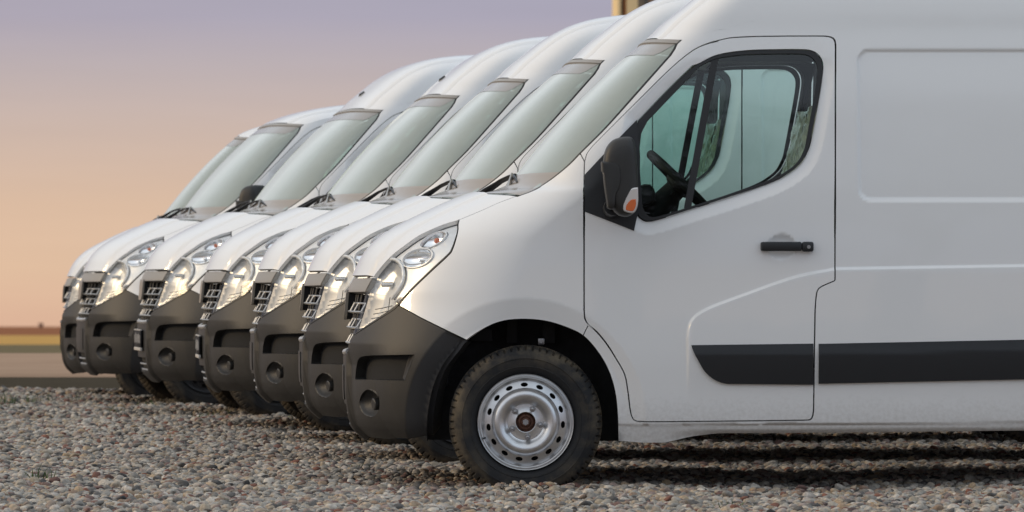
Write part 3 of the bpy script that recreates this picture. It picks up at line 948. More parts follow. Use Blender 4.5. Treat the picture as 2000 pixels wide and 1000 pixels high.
        for k, e in enumerate(ells):
            ea = np.array(e); mc = ea.mean(0); rr_ = np.abs(ea - mc).max(0)
            def dd(bb, s, z, p, mc=mc, rr_=rr_):
                q = np.hypot((np.abs(s) - mc[0]) / rr_[0], (z - mc[1]) / rr_[1])
                return -0.022 - 0.035 * np.clip(1 - (q / 1.02) ** 2, 0, 1) ** 0.6
            panel(b, 'reflector', [e], REFLECT, hob, 0.007, dd, rim=0.0, mirror=mir)
            eo = [tuple(mc + (q_ - mc) * 1.09) for q_ in ea]
            panel(b, 'lamp_ring', [eo, [tuple(q_) for q_ in ea]], BEZEL, hob, 0.008, None, off=-0.014, rim=0.012, mirror=mir)
            P = Vector(b.point(np.array([mc[0] * mm]), np.array([mc[1]]), None, -0.03 if k else -0.05)[0])
            nrmv = Vector(b.normal(np.array([mc[0] * mm]), np.array([mc[1]]))[0])
            bm = bmesh.new()
            if k:
                bmesh.ops.create_uvsphere(bm, u_segments=14, v_segments=8, radius=0.014, matrix=Matrix.Translation(P + Vector((0.014, 0, 0.004))))
                bm_obj('indicator_bulb', bm, AMBER, hob)
            else:
                bm_tube(bm, [P + Vector((0.03, 0, 0)), P + Vector((-0.01, 0, 0))], [0.012, 0.009], 10)
                bm_obj('lamp_bulb', bm, CHROME, hob)
        # black gasket along the outer edge
        gk = [p for p in hl_out]
        gi = np.array(gk)
        off_in = gi + np.array([-0.010, 0.006]) * np.linspace(0.7, 1, len(gi))[:, None]
        panel(b, 'lamp_gasket', [gk + [tuple(p) for p in off_in[::-1]]], RUBBER, hob, 0.02, None, off=0.001, rim=0.02, gap=0.001, mirror=mir)
        # wheelhouse
        bm = bmesh.new()
        sgn = (lambda y: 2 * YC - y) if mir else (lambda y: y)
        ax = [(float(b.base(s, z)[0]), float(z)) for s, z in arch]
        ax = [((x - ARCH_C[0]) * 1.02 + ARCH_C[0], (z - ARCH_C[1]) * 1.02 + ARCH_C[1] + 0.004) for x, z in ax]
        r0 = [bm.verts.new((x, sgn(0.06), z)) for x, z in ax]; r1 = [bm.verts.new((x, sgn(0.42), z)) for x, z in ax]
        for k in range(len(ax) - 1): bm.faces.new((r0[k], r0[k + 1], r1[k + 1], r1[k]))
        bm.faces.new(r1)
        # suspension strut and brackets seen above the tyre
        for (bx, bz, sx_, sz_) in ((0.0, 0.72, 0.05, 0.12), (-0.14, 0.70, 0.10, 0.06), (0.17, 0.71, 0.06, 0.10), (-0.31, 0.48, 0.035, 0.04), (-0.36, 0.48, 0.03, 0.035)):
            bm_box(bm, (bx, sgn(0.36), bz), (sx_, 0.10, sz_), bev=0.006)
        bm_obj('wheel_housing', bm, LINER, van)
        bm = bmesh.new()
        bm_box(bm, (0.135, sgn(0.20), 0.672), (0.03, 0.02, 0.03), bev=0.004)
        bm_tube(bm, [(0.135, sgn(0.19), 0.672), (0.135, sgn(0.18), 0.672)], 0.008, 10)
        bm_obj('arch_bracket', bm, BOLT, van)
        # wheels
        build_or = (lambda loc, fl: build_wheel(van, loc, fl)) if not hasattr(build_van, 'wheel') else None
        for xw in (0.0, WHEELBASE):
            loc = (WHEEL_C[0] + xw, WHEEL_C[1] if not mir else 2 * YC - WHEEL_C[1], WHEEL_C[2])
            if not hasattr(build_van, 'wheel'):
                w = build_wheel(van, loc, mir); build_van.wheel = w
            else:
                w = build_van.wheel.copy(); COL.objects.link(w); w.parent = van
                for ch in build_van.wheel.children:
                    c = ch.copy(); COL.objects.link(c); c.parent = w
                w.location = loc; w.rotation_euler = (0, 0, math.pi if mir else 0)
        # mirror head: stacked sections, with its cap step and indicator
        k_ = (CAM_D - 0.2) / FPX
        mx = lambda pts: [((x - 1000) * k_, CAM_H - (y - 522) * k_) for x, y in pts]
        headp = smooth_curve([(1178, 314), (1181, 297), (1188, 282), (1202, 271), (1226, 267), (1236, 271.6), (1241.6, 289.6), (1245, 335), (1246.5, 388), (1243, 410), (1227, 423), (1209, 420.5), (1197, 409.7), (1189, 395), (1182, 370), (1178, 340)], 3)[:-1]
        hx = mx(headp); cx = sum(p[0] for p in hx) / len(hx); cz = sum(p[1] for p in hx) / len(hx)
        bm = bmesh.new(); rings = []
        for y, k in ((-0.075, 0.86), (-0.09, 0.95), (-0.12, 1.0), (-0.22, 1.0), (-0.25, 0.985), (-0.272, 0.94), (-0.287, 0.84), (-0.295, 0.66), (-0.298, 0.40), (-0.299, 0.15)):
            rings.append([bm.verts.new((cx + (x - cx) * k, sgn(y), cz + (z - cz) * (1 - (1 - k) * 0.75))) for x, z in hx])
        n_ = len(hx)
        for r0_, r1_ in zip(rings, rings[1:]):
            for i in range(n_): bm.faces.new((r0_[i], r0_[(i + 1) % n_], r1_[(i + 1) % n_], r1_[i]))
        bm.faces.new(rings[0]); bm.faces.new(rings[-1][::-1])
        mo = bm_obj('wing_mirror', bm, PLASTIC, van, sharp=50)
        capp = smooth_curve([(1174, 316), (1190, 316.5), (1203, 319), (1211, 328), (1213, 350), (1210, 366), (1202, 384), (1199, 407), (1187, 407), (1184.5, 394), (1179.5, 360), (1177.5, 338), (1173.5, 335)], 3)[:-1]
        bm = bmesh.new(); rings = []
        cpx = mx(capp); cx2 = sum(p[0] for p in cpx) / len(cpx); cz2 = sum(p[1] for p in cpx) / len(cpx)
        for y, k in ((-0.10, 1.0), (-0.285, 1.0), (-0.297, 0.96), (-0.303, 0.86), (-0.305, 0.5)):
            rings.append([bm.verts.new((cx2 + (x - cx2) * k, sgn(y), cz2 + (z - cz2) * (1 - (1 - k) * 0.6))) for x, z in cpx])
        n_ = len(cpx)
        for r0_, r1_ in zip(rings, rings[1:]):
            for i in range(n_): bm.faces.new((r0_[i], r0_[(i + 1) % n_], r1_[(i + 1) % n_], r1_[i]))
        bm.faces.new(rings[-1][::-1])
        bm_obj('mirror_cap', bm, PLASTIC, mo, sharp=40)
        bm = bmesh.new()
        bm_tube(bm, [(0.46, sgn(0.03), 1.28), (0.455, sgn(-0.04), 1.285), (0.46, sgn(-0.1), 1.29)], [0.045, 0.04, 0.04], 12)
        bm_tube(bm, [(0.47, sgn(0.03), 1.42), (0.46, sgn(-0.04), 1.425), (0.46, sgn(-0.1), 1.43)], [0.035, 0.03, 0.03], 12)
        bm_obj('mirror_arm', bm, TRIM, mo)
        ind = smooth_curve([(1245, 366.5), (1233, 369), (1225, 381), (1217.6, 397.7), (1216.5, 409.7), (1222, 414.5), (1235.6, 416.5), (1243, 407), (1246.5, 385)], 4)[:-1]
        def slab(name, pts, y0, y1, mat, par, sc2=0.9):
            q = mx(pts); cx_ = sum(p[0] for p in q) / len(q); cz_ = sum(p[1] for p in q) / len(q)
            bm = bmesh.new(); rg = []
            for y, k in ((y0, 1.0), (y1 + 0.004, 1.0), (y1, sc2)):
                rg.append([bm.verts.new((cx_ + (x - cx_) * k, sgn(y), cz_ + (z - cz_) * k)) for x, z in q])
            for a_, c_ in zip(rg, rg[1:]):
                for i in range(len(q)): bm.faces.new((a_[i], a_[(i + 1) % len(q)], c_[(i + 1) % len(q)], c_[i]))
            bm.faces.new(rg[-1][::-1])
            return bm_obj(name, bm, mat, par, sharp=30)
        slab('turn_signal', ind, -0.25, -0.300, CLEARRIB, mo)
        amb = smooth_curve([(1241, 389), (1231, 391), (1223, 400), (1221, 409), (1225, 412), (1235, 413), (1240, 406), (1242.5, 395)], 3)[:-1]
        slab('turn_signal_lens', amb, -0.25, -0.3035, AMBER, mo)
        # door handle
        hd = empty('door_handle', (0, 0, 0), dob)
        bm = bmesh.new()
        bm_box(bm, (1.232, sgn(-0.020), 1.109), (0.185, 0.022, 0.043), bev=0.008)
        bm_box(bm, (1.152, sgn(-0.004), 1.109), (0.03, 0.03, 0.04), bev=0.006)
        bm_obj('handle_bar', bm, TRIM, hd)
        bm = bmesh.new()
        bm_box(bm, (1.352, sgn(-0.014), 1.108), (0.053, 0.036, 0.046), bev=0.009)
        bm_obj('lock_housing', bm, TRIM, hd)
        bm = bmesh.new()
        bm_tube(bm, [(1.356, sgn(-0.025), 1.107), (1.356, sgn(-0.0335), 1.107)], 0.0085, 14)
        bm_obj('lock', bm, BOLT, hd)

    # ---- full-width front parts ------------------------------------------
    def sym(half):
        h = [tuple(p) for p in half]
        return h + [(-s, z) for s, z in h[::-1] if abs(s) > 1e-6]
    # hood: from the lip up the lamps' edges to the rear edge
    lip = [sc(c, 0.967 + 0.004 * (c / 0.53)) for c in np.linspace(0, 0.515, 9)]
    rear_c = [(s, 1.361 - 0.016 * (s / hood_line[-1][0]) ** 2) for s in np.linspace(hood_line[-1][0], 0, 14)]
    hood_half = lip + hood_edge + hood_line[1:] + rear_c[1:]
    panel(b, 'hood', [sym(hood_half)], PAINT, van, 0.018, disp_hood, gap=0.002, rim=0.02)
    # windscreen
    ws_half = [(0.0, 1.352)] + [(s, 1.352) for s in np.linspace(0, 0.55, 12)[1:]] + H([(1013.5, 382), (1020, 379)]) + glass_low[6:] + glass_up + [(s, ztop(s) + 0.004) for s in np.linspace(s_top[0] - 0.02, 0, 9)]
    ws = panel(b, 'windscreen', [sym(ws_half)], SCREEN, van, 0.03, None, off=-0.004, rim=0.0, gap=0.004)
    sl = np.linspace(0, s_top[0] - 0.004, 10)
    strip = [(q_, ztop(q_) - 0.008) for q_ in sl] + [(q_, ztop(q_) + 0.007) for q_ in sl[::-1]]
    panel(b, 'windscreen_strip', [sym(strip)], STRIP, ws, 0.02, None, off=0.004, rim=0.02)
    sb = np.linspace(0, s_top[0] - 0.10, 8)
    band = [(q_, ztop(q_) - 0.062) for q_ in sb] + [(s_top[0] - 0.065, ztop(1) - 0.045), (s_top[0] - 0.014, ztop(1) - 0.006)] + [(q_, ztop(q_) - 0.006) for q_ in sb[::-1]]
    panel(b, 'tint_band', [sym(band)], BAND, ws, 0.03, None, off=-0.0025, rim=0)
    lowb = [(0, 1.36)] + [(s, 1.36) for s in np.linspace(0, 0.56, 8)[1:]] + [tuple(p) for p in (np.array(glass_low[6:]) - np.array([0.012, 0])) if p[1] < 1.455] + [(0.45, 1.452), (0, 1.445)]
    panel(b, 'hood_reflection_band', [sym(lowb)], HOODREFL, ws, 0.03, None, off=-0.0025, rim=0)  # the hood's reflection at the glass foot, painted as an opaque beige band
    edge = np.array(glass_low[4:] + glass_up)
    for mir in (False, True):
        seal = [tuple(p) for p in edge] + [tuple(p) for p in (edge - np.array([0.013, 0.0]))[::-1]]
        panel(b, 'windscreen_seal', [seal], RUBBER, ws, 0.03, None, off=-0.001, rim=0.015, gap=0.0005, mirror=mir)
    # cowl panel below the glass
    cw = [(0, 1.30), (0.72, 1.30), (0.76, 1.352), (0.70, 1.40), (0, 1.40)]
    panel(b, 'cowl', [sym(cw)], TRIM, van, 0.03, lambda bb, s, z, p: -0.06 + 0 * z, rim=0.0)
    # bumper with openings
    bb_low = [(0, 0.196)] + [(s, 0.196) for s in np.linspace(0.1, 0.45, 5)] + H([(790, 859), (838, 863)])
    arch_b = [arch[i] for i in range(i_bump, len(arch))][::-1][1:]
    mouth = [sc(0.415, 0.675), sc(0.385, 0.645), sc(0.35, 0.62), sc(0.30, 0.607), sc(0.15, 0.602), (0, 0.600)]
    bump_half = bb_low + arch_b + bump_top[1:] + hl_low[1:] + mouth
    slot = H(smooth_curve([(685, 740), (687, 718), (692, 704), (701, 697), (720, 694.5)], 4) + [(809, 693), (803, 710), (790, 743), (685.5, 741)])
    fog = H0(ellipse_px(714, 789, 20.5, 27.5, 0, 44))
    low = [sc(0.0, 0.275), sc(0.25, 0.275), sc(0.265, 0.285), sc(0.272, 0.36), sc(0.262, 0.368), sc(0, 0.368)]
    neg = lambda lp: [(-s, z) for s, z in lp[::-1]]
    panel(b, 'bumper', [sym(bump_half), slot, neg(slot), fog, neg(fog), sym(low)], PLASTIC, van, 0.013, disp_bumper, gap=0.0015, rim=0.075, feat=f_lip + [q * np.array([-1, 1]) for q in f_lip])
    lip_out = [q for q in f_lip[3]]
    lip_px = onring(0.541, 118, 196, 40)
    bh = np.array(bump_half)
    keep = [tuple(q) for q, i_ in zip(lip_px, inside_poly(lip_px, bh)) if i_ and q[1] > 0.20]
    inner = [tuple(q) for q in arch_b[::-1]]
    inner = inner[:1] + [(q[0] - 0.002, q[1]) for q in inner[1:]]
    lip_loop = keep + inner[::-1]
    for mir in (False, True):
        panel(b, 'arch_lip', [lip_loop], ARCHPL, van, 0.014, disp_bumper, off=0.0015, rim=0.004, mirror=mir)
        def ramp(bb_, s, z, p):
            f = (z - RAMP_L[1, 1]) / (RAMP_L[0, 1] - RAMP_L[1, 1])
            xl = RAMP_L[1, 0] + (RAMP_L[0, 0] - RAMP_L[1, 0]) * f; xr = RAMP_R[1, 0] + (RAMP_R[0, 0] - RAMP_R[1, 0]) * f
            t = np.clip((p[..., 0] - xl) / (xr - xl), 0, 1)
            return disp_bumper(bb_, s, z, p) - 0.060 * (1 - t)
        panel(b, 'slot_cheek', [H([(782, 693), (809, 693), (790, 743), (768, 741.5), (781.5, 694)])], PLASTIC, van, 0.012, ramp, rim=0, mirror=mir)
        panel(b, 'air_slot', [slot], DARK, van, 0.03, None, off=-0.07, rim=0, gap=-0.012, mirror=mir)
        fa = np.array(fog); fc = fa.mean(0); fr_ = np.abs(fa - fc).max(0)
        def bowl(bb_, s, z, p):
            q = np.hypot((np.abs(s) - fc[0]) / fr_[0], (z - fc[1]) / fr_[1])
            d = disp_bumper(bb_, s, z, p)
            return d - 0.055 * np.clip(1 - q ** 2, 0, 1) - 0.004 + 0.008 * np.exp(-((q - 1.0) / 0.08) ** 2)
        fo = panel(b, 'fog_lamp_bowl', [[tuple(p) for p in inset(densify(fog, 0.006), -0.002)]], PLASTIC, van, 0.006, bowl, rim=0.0, mirror=mir)
        P = b.point(np.array([(fc[0] + 0.30 * fr_[0]) * (-1 if mir else 1)]), np.array([fc[1] - 0.006]), None, -0.035)[0]
        bm = bmesh.new()
        nn = Vector(b.normal(np.array([fc[0] * (-1 if mir else 1)]), np.array([fc[1]]))[0])
        nn = (nn + Vector((-0.3, 0, 0))).normalized()
        bm_tube(bm, [Vector(P) - nn * 0.03, Vector(P) + nn * 0.006, Vector(P) + nn * 0.010], [0.030, 0.029, 0.024], 20)
        bm_obj('fog_blank', bm, PLASTIC, fo)
        # wheel arch lip: a separate tone stands in for its shaded facing
    panel(b, 'bumper_backing', [sym([(0, 0.22), sc(0.5, 0.24), sc(0.62, 0.30), sc(0.66, 0.6), sc(0.5, 0.96), (0, 0.96)])], DARK, van, 0.05, None, off=-0.10, rim=0.0)
    # grille: grey upper panel and three bright ladders
    up = [sc(0, 0.897), sc(0.2, 0.897), sc(0.508, 0.900), sc(0.525, 0.963), sc(0.2, 0.960), sc(0, 0.960)]
    gob = panel(b, 'grille', [sym(up)], GREYGRILLE, van, 0.02, None, off=0.0, rim=0.05)
    back = [sc(0, 0.59), sc(0.35, 0.60), sc(0.46, 0.68), sc(0.53, 0.90), (0, 0.90)]
    panel(b, 'grille_backing', [sym(back)], DARK, gob, 0.03, None, off=-0.11, rim=0.0)
    panel(b, 'badge_mount', [sym([sc(0, 0.765), sc(0.085, 0.765), sc(0.115, 0.80), sc(0.13, 0.905), (0, 0.905)])], GREYGRILLE, gob, 0.02, None, off=0.008, rim=0.014)
    panel(b, 'badge_mount_shaded_sides', [sym([sc(0, 0.768), sc(0.083, 0.768), sc(0.113, 0.80), sc(0.128, 0.903), (0, 0.903)])], DARK, gob, 0.02, None, off=-0.006, rim=0.10)  # near-black box: the mount's sides in shade, put into the colour
    for zl, w_ in ((0.806, 0.472), (0.732, 0.442), (0.660, 0.405)):
        bm = bmesh.new()
        cs = np.linspace(-w_, w_, 25)
        def pt(c, z, off): return Vector(b.point(np.array([math.copysign(float(b.s_of_c(abs(c), z)), c)]), np.array([z]), None, off)[0])
        bm_tube(bm, [pt(c, zl, -0.016) for c in cs], 0.0072, 8, flat=(1.3, 0.8))
        bm_tube(bm, [pt(c * 0.985, zl + 0.042, -0.034) for c in cs], 0.005, 8)
        for c in np.linspace(-w_ + 0.012, w_ - 0.012, 8):
            bm_tube(bm, [pt(c, zl, -0.016), pt(c, zl + 0.042, -0.034)], 0.006, 8)
        bm_obj('grille_slat', bm, SATIN, gob)
    for c in np.linspace(-0.42, 0.42, 11):
        bm = bmesh.new()
        z0 = 0.615 if abs(c) < 0.32 else 0.70
        bm_tube(bm, [pt(c, z0, -0.03), pt(c, 0.89, -0.045)], 0.009, 6)
        bm_obj('grille_bar', bm, ARCHPL, gob)
    bm = bmesh.new()
    bm_tube(bm, [pt(c, 0.612 + 0.06 * max(0, abs(c) - 0.24) ** 1.0, -0.010) for c in np.linspace(-0.34, 0.34, 21)], 0.015, 10)
    bm_obj('grille_lip', bm, SATIN, gob)
    lob = empty('lower_grille', (0, 0, 0), van)
    for zl, zo in ((0.322, -0.012), (0.280, -0.012)):
        bm = bmesh.new()
        bm_tube(bm, [pt(c, zl, zo) for c in np.linspace(-0.258, 0.258, 19)], 0.0065, 8)
        bm_obj('slat', bm, SATIN, lob)
    for c in np.linspace(-0.24, 0.24, 9):
        bm = bmesh.new()
        bm_tube(bm, [pt(c, 0.275, -0.03), pt(c, 0.37, -0.03)], 0.008, 6)
        bm_obj('bar', bm, ARCHPL, lob)
    # ---- wipers ------------------------------------------------------------
    for yy in (0.95, 1.55):
        wp = empty('wiper', (0, 0, 0), van)
        bm = bmesh.new()
        bm_tube(bm, [(-0.150, yy + 0.06, 1.362), (-0.125, yy + 0.03, 1.380), (-0.075, yy, 1.412), (-0.052, yy - 0.02, 1.428), (-0.012, yy - 0.10, 1.446), (0.015, yy - 0.18, 1.452)], [0.015, 0.014, 0.010, 0.008, 0.007, 0.007], 8, flat=(1.4, 0.7))
        bm_obj('wiper_arm', bm, TRIM, wp)
        bm = bmesh.new()
        bl = [(0.005 + 0.05 * max(0, t) ** 1.5 - 0.03 * max(0, -t), yy - 0.20 - t * 0.36, 1.449 - 0.075 * max(0, t) ** 1.3 - 0.05 * max(0, -t)) for t in np.linspace(-1, 1, 11)]
        bm_tube(bm, bl, 0.007, 6)
        for t in (2, 5, 8):
            bm_box(bm, Vector(bl[t]) + Vector((0.0, 0, -0.008)), (0.014, 0.03, 0.026))
        bm_obj('wiper_blade', bm, TRIM, wp)
        bm = bmesh.new()
        bm_tube(bm, [(-0.03, yy - 0.30, 1.355), (-0.012, yy - 0.30, 1.40), (0.0, yy - 0.295, 1.458)], [0.020, 0.013, 0.005], 8, flat=(1.1, 0.8))
        bm_obj('pale_wiper_spike', bm, SATIN, wp)  # solid pale spike added for the wiper arm's bright reflection
    # ---- cabin -------------------------------------------------------------
    bm = bmesh.new()
    bm_box(bm, (0.42, YC, 1.05), (0.44, 1.78, 0.46), bev=0.06)
    bm_box(bm, (0.30, YC, 1.29), (0.42, 1.70, 0.10), bev=0.04)
    bm_box(bm, (0.56, 0.55, 1.33), (0.22, 0.42, 0.10), Matrix.Rotation(math.radians(-18), 3, 'Y'), bev=0.035)
    bm_obj('dashboard', bm, CABIN, van)
    sw = empty('steering_wheel', (0, 0, 0), van)
    bm = bmesh.new()
    tilt = Matrix.Rotation(math.radians(-46), 3, 'Y')     # plane leans with its top towards the windscreen
    cen = Vector((0.79, 0.53, 1.405))
    ring = [cen + tilt @ Vector((0.0, 0.195 * math.cos(t), 0.195 * math.sin(t))) for t in np.linspace(0, 2 * math.pi, 41)]
    ring = [cen + Matrix.Rotation(0, 3, 'Y') @ (tilt.inverted() @ Vector((0, 0.195 * math.cos(t), 0.195 * math.sin(t)))) if False else p for p, t in zip(ring, range(41))]
    bm_tube(bm, ring, 0.021, 10, caps=False)
    bm_obj('wheel_ring', bm, CABIN, sw)
    bm = bmesh.new()
    for a in (0, math.pi, -math.pi / 2):
        e = cen + tilt @ Vector((0, 0.19 * math.cos(a), 0.19 * math.sin(a)))
        bm_tube(bm, [cen + tilt @ Vector((-0.02, 0, 0)), e], [0.03, 0.018], 8, flat=(1.3, 0.6))
    bmesh.ops.create_uvsphere(bm, u_segments=18, v_segments=10, radius=0.075, matrix=Matrix.Translation(cen + tilt @ Vector((-0.015, 0, 0))) @ tilt.to_4x4() @ Matrix.Diagonal((0.45, 1, 1, 1)))
    bm_tube(bm, [cen + tilt @ Vector((-0.01, 0, 0)), cen + tilt @ Vector((-0.30, 0, 0))], [0.05, 0.07], 12)
    bm_obj('steering_column', bm, CABIN, sw)
    bm = bmesh.new()
    bm_tube(bm, [cen + tilt @ Vector((-0.06, -0.06, 0)), cen + tilt @ Vector((-0.07, -0.2, 0.01))], [0.012, 0.009], 8)
    bm_obj('stalk', bm, CABIN, sw)
    for y0 in (0.52, 1.40):
        seat = empty('seat', (0, 0, 0), van)
        bm = bmesh.new(); bm_box(bm, (1.08, y0, 0.98), (0.52, 0.52 if y0 < 1 else 0.8, 0.16), bev=0.05)
        bm_obj('seat_cushion', bm, SEATCLOTH, seat)
        bm = bmesh.new(); bm_box(bm, (1.41, y0, 1.38), (0.13, 0.50 if y0 < 1 else 0.8, 0.70), Matrix.Rotation(math.radians(13), 3, 'Y'), bev=0.05)
        bm_obj('seat_back', bm, SEATCLOTH, seat)
        bm = bmesh.new()
        bmesh.ops.create_grid(bm, x_segments=14, y_segments=34, size=0.5, matrix=Matrix.Identity(4))
        rot = Matrix.Rotation(math.radians(13), 3, 'Y')
        for v in bm.verts:
            u_, w_ = v.co.x, v.co.y
            cr_ = 0.02 * noise.noise(Vector((u_ * 7, w_ * 9, y0 * 3))) + 0.012 * noise.noise(Vector((u_ * 19, w_ * 24, y0)))
            loc = Vector((-0.085 + cr_ - 0.02 * (1 - (2 * u_) ** 2), u_ * (0.55 if y0 < 1 else 0.84), w_ * 0.72 + 0.01))
            v.co = Vector((1.41, y0, 1.38)) + rot @ loc
        wrap = bm_obj('seat_wrap', bm, WRAP, seat, sharp=60)
    bm = bmesh.new()
    bm_box(bm, (1.55, YC, 1.10), (0.02, 1.88, 1.2)); bm_box(bm, (1.55, YC, 1.87), (0.018, 1.70, 0.34))
    for k in range(9):
        bm_box(bm, (1.535, 0.3 + k * 0.19, 1.3), (0.016, 0.05, 1.3), bev=0.006)
    bm_obj('bulkhead', bm, LINING, van)
    bm = bmesh.new()
    bm_box(bm, (1.0, YC, 0.62), (1.1, 1.86, 0.04))
    bm_obj('cabin_floor', bm, LINING, van)
    bm = bmesh.new()
    bm_box(bm, (1.20, YC, 2.035), (0.60, 1.62, 0.02))
    bm_obj('headliner', bm, LINING, van)
    bm = bmesh.new()
    bm_box(bm, (2.55, YC, 0.36), (4.3, 1.2, 0.08)); bm_box(bm, (0.0, YC, 0.40), (0.7, 0.9, 0.16))
    bm_box(bm, (0.06, YC, 0.30), (0.09, 1.7, 0.09)); bm_box(bm, (WHEELBASE + 0.06, YC, 0.30), (0.1, 1.7, 0.1))
    bm_tube(bm, [(0.5, 1.3, 0.27), (3.0, 1.3, 0.27)], 0.04, 10)
    bm_obj('underbody', bm, DARK, van)
    # rear end wall with two doors
    bm = bmesh.new()
    for s_ in (-1, 1):
        bm_box(bm, (XEND + 0.0, YC + s_ * 0.46, 1.16), (0.05, 0.90, 1.82), bev=0.02)
    bm_obj('rear_door', bm, PAINT, van)
    return van, b

GROUP = 'white panel vans parked in a row'
van1, body = build_van(True)
def copy_tree(o, parent=None):
    c = o.copy(); COL.objects.link(c)
    if parent is not None: c.parent = parent
    for ch in o.children: copy_tree(ch, c)
    return c
van_low, _ = build_van(False, share=van1)

Pc = Vector(body.point(*[np.array([v]) for v in body.hit([(1324, 83)])[0]])[0])
dc = CAM_D + Pc.y
#        x of the windscreen's upper near corner, depth ratio, lift (m), yaw (deg)
PLACE = [(None, 1.0, 0.0, 0.0), (0.459, 1.1188, 0.020, 1.4), (0.078, 1.2405, 0.027, 3.0), (-0.342, 1.3531, 0.023, 5.8), (-0.893, 1.4777, 0.024, 9.0), (-1.555, 1.6045, 0.009, 9.8), (-2.059, 1.6976, -0.033, -2.4)]
LABELS = ['nearest white high-roof van, its whole front wheel and driver door in view',
          'second white high-roof van, directly behind the nearest van and seen through its door window',
          'white high-roof van without number plate, third counted from the nearest van',
          'white high-roof van with a dark number plate seen almost edge-on, fourth from the nearest',
          'white high-roof van with a dark number plate, beside the van with the blank plate panel',
          'white low-roof van with a blank plate panel and its dark mirror showing',
          'last white low-roof van at the far left end, mostly hidden']
vans = []
for i, (px, r, lift, yaw) in enumerate(PLACE):
    if i == 0: v = van1
    elif i < 5: v = copy_tree(van1)
    elif i == 5: v = van_low
    else: v = copy_tree(van_low)
    Rm = Matrix.Rotation(math.radians(yaw), 3, 'Z')
    d = dc * r
    T = Vector((Pc.x if px is None else px, d - CAM_D, Pc.z + lift))
    v.location = T - Rm @ Pc
    v.rotation_euler = (0, 0, math.radians(yaw))
    tag(v, LABELS[i], 'van', GROUP)
    vans.append(v)
SHADEDRIM = pmat('shaded_rim_steel', (0.035, 0.036, 0.04), 0.55, 0.3)  # shade between the vans put into the rim colour of the farther ones
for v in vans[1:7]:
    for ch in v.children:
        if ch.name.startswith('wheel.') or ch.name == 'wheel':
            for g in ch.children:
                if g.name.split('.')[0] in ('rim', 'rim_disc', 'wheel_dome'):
                    g.material_slots[0].link = 'OBJECT'; g.material_slots[0].material = SHADEDRIM
for ch in vans[5].children:
    if ch.name.startswith('wing_mirror'):
        ys_ = np.mean([v.co.y for v in ch.data.vertices])
        if ys_ < YC:
            pv = Vector((0.47, 0.02, 0))
            rm = Matrix.Rotation(math.radians(-35), 3, 'Z')
            ch.rotation_euler = (0, 0, math.radians(-35)); ch.location = pv - rm @ pv
for v, ang in ((vans[2], 3.5), (vans[3], -4.0), (vans[4], 5.0), (vans[5], -2.5)):
    for ch in v.children:
        if ch.name.split('.')[0] == 'wheel' and ch.location.x < 1.0:
            ch.rotation_euler.z += math.radians(ang)
# number plates on two of them
for i in (3, 4):
    pl = empty('number_plate', (0, 0, 0), vans[i])
    bm = bmesh.new(); bm_box(bm, (-0.809, YC, 0.495), (0.012, 0.48, 0.115), bev=0.004)
    bm_obj('plate', bm, PLATE, pl)
    bm = bmesh.new(); bm_box(bm, (-0.810, YC, 0.426), (0.015, 0.48, 0.022), bev=0.003)
    bm_box(bm, (-0.810, YC, 0.557), (0.015, 0.48, 0.008), bev=0.003)
    bm_obj('plate_frame', bm, PLATEMARK, pl)
    bm = bmesh.new()
    for k in range(7):
        bm_box(bm, (-0.816, YC - 0.20 + k * 0.066, 0.495 + 0.004 * (k % 3)), (0.003, 0.018, 0.055 + 0.012 * (k % 2)))
    bm_obj('plate_print', bm, PLATEMARK, pl)
for i in (0, 1, 2, 5, 6):
    o = panel(body, 'plate_blank', [[(-float(body.s_of_c(0.26, 0.55)), 0.55), (-float(body.s_of_c(0.25, 0.39)), 0.39), (float(body.s_of_c(0.25, 0.39)), 0.39), (float(body.s_of_c(0.26, 0.55)), 0.55)]], PLASTIC, vans[i], 0.04, None, off=0.005, rim=0.01) if i == 0 else None
    if i == 0: blank = o
    else:
        o = blank.copy(); COL.objects.link(o); o.parent = vans[i]
# aerial stubs
for i in (3, 4):
    bm = bmesh.new()
    bm_tube(bm, [(0.735, YC - 0.02, 2.165), (0.738, YC - 0.02, 2.190), (0.765, YC - 0.02, 2.212)], [0.014, 0.011, 0.006], 10)
    bm_obj('aerial', bm, RUBBER, vans[i])

# ------------------------------------------------------------------ ground and everything beyond
def gz(x, y):
    heap = 0.030 * math.exp(-((x - 0.06) / 0.22) ** 2 - ((y + 0.10) / 0.09) ** 2)
    return heap + 0.024 * noise.noise(Vector((x * 0.9, y * 0.5, 0.3))) + 0.008 * noise.noise(Vector((x * 2.7, y * 1.6, 4.1)))

def gravel_base_mat():
    m, t, b = new_mat('gravel_bed')
    nd = t.nodes.new
    tcn = nd('ShaderNodeTexCoord')
    vo = nd('ShaderNodeTexVoronoi'); vo.inputs['Scale'].default_value = 26
    t.links.new(tcn.outputs['Object'], vo.inputs['Vector'])
    r = nd('ShaderNodeValToRGB')
    cols = [(0.0, (0.10, 0.092, 0.08)), (0.3, (0.22, 0.20, 0.165)), (0.6, (0.31, 0.28, 0.235)), (0.85, (0.20, 0.155, 0.13)), (1.0, (0.36, 0.33, 0.28))]
    while len(r.color_ramp.elements) < len(cols): r.color_ramp.elements.new(0.5)
    for e, (p, c) in zip(r.color_ramp.elements, cols): e.position = p; e.color = (*c, 1)
    t.links.new(vo.outputs['Color'], r.inputs['Fac']); t.links.new(r.outputs['Color'], b.inputs['Base Color'])
    b.inputs['Roughness'].default_value = 0.9
    bp = nd('ShaderNodeBump'); bp.inputs['Strength'].default_value = 0.8; bp.inputs['Distance'].default_value = 0.02; bp.invert = True
    t.links.new(vo.outputs['Distance'], bp.inputs['Height']); t.links.new(bp.outputs['Normal'], b.inputs['Normal'])
    return m
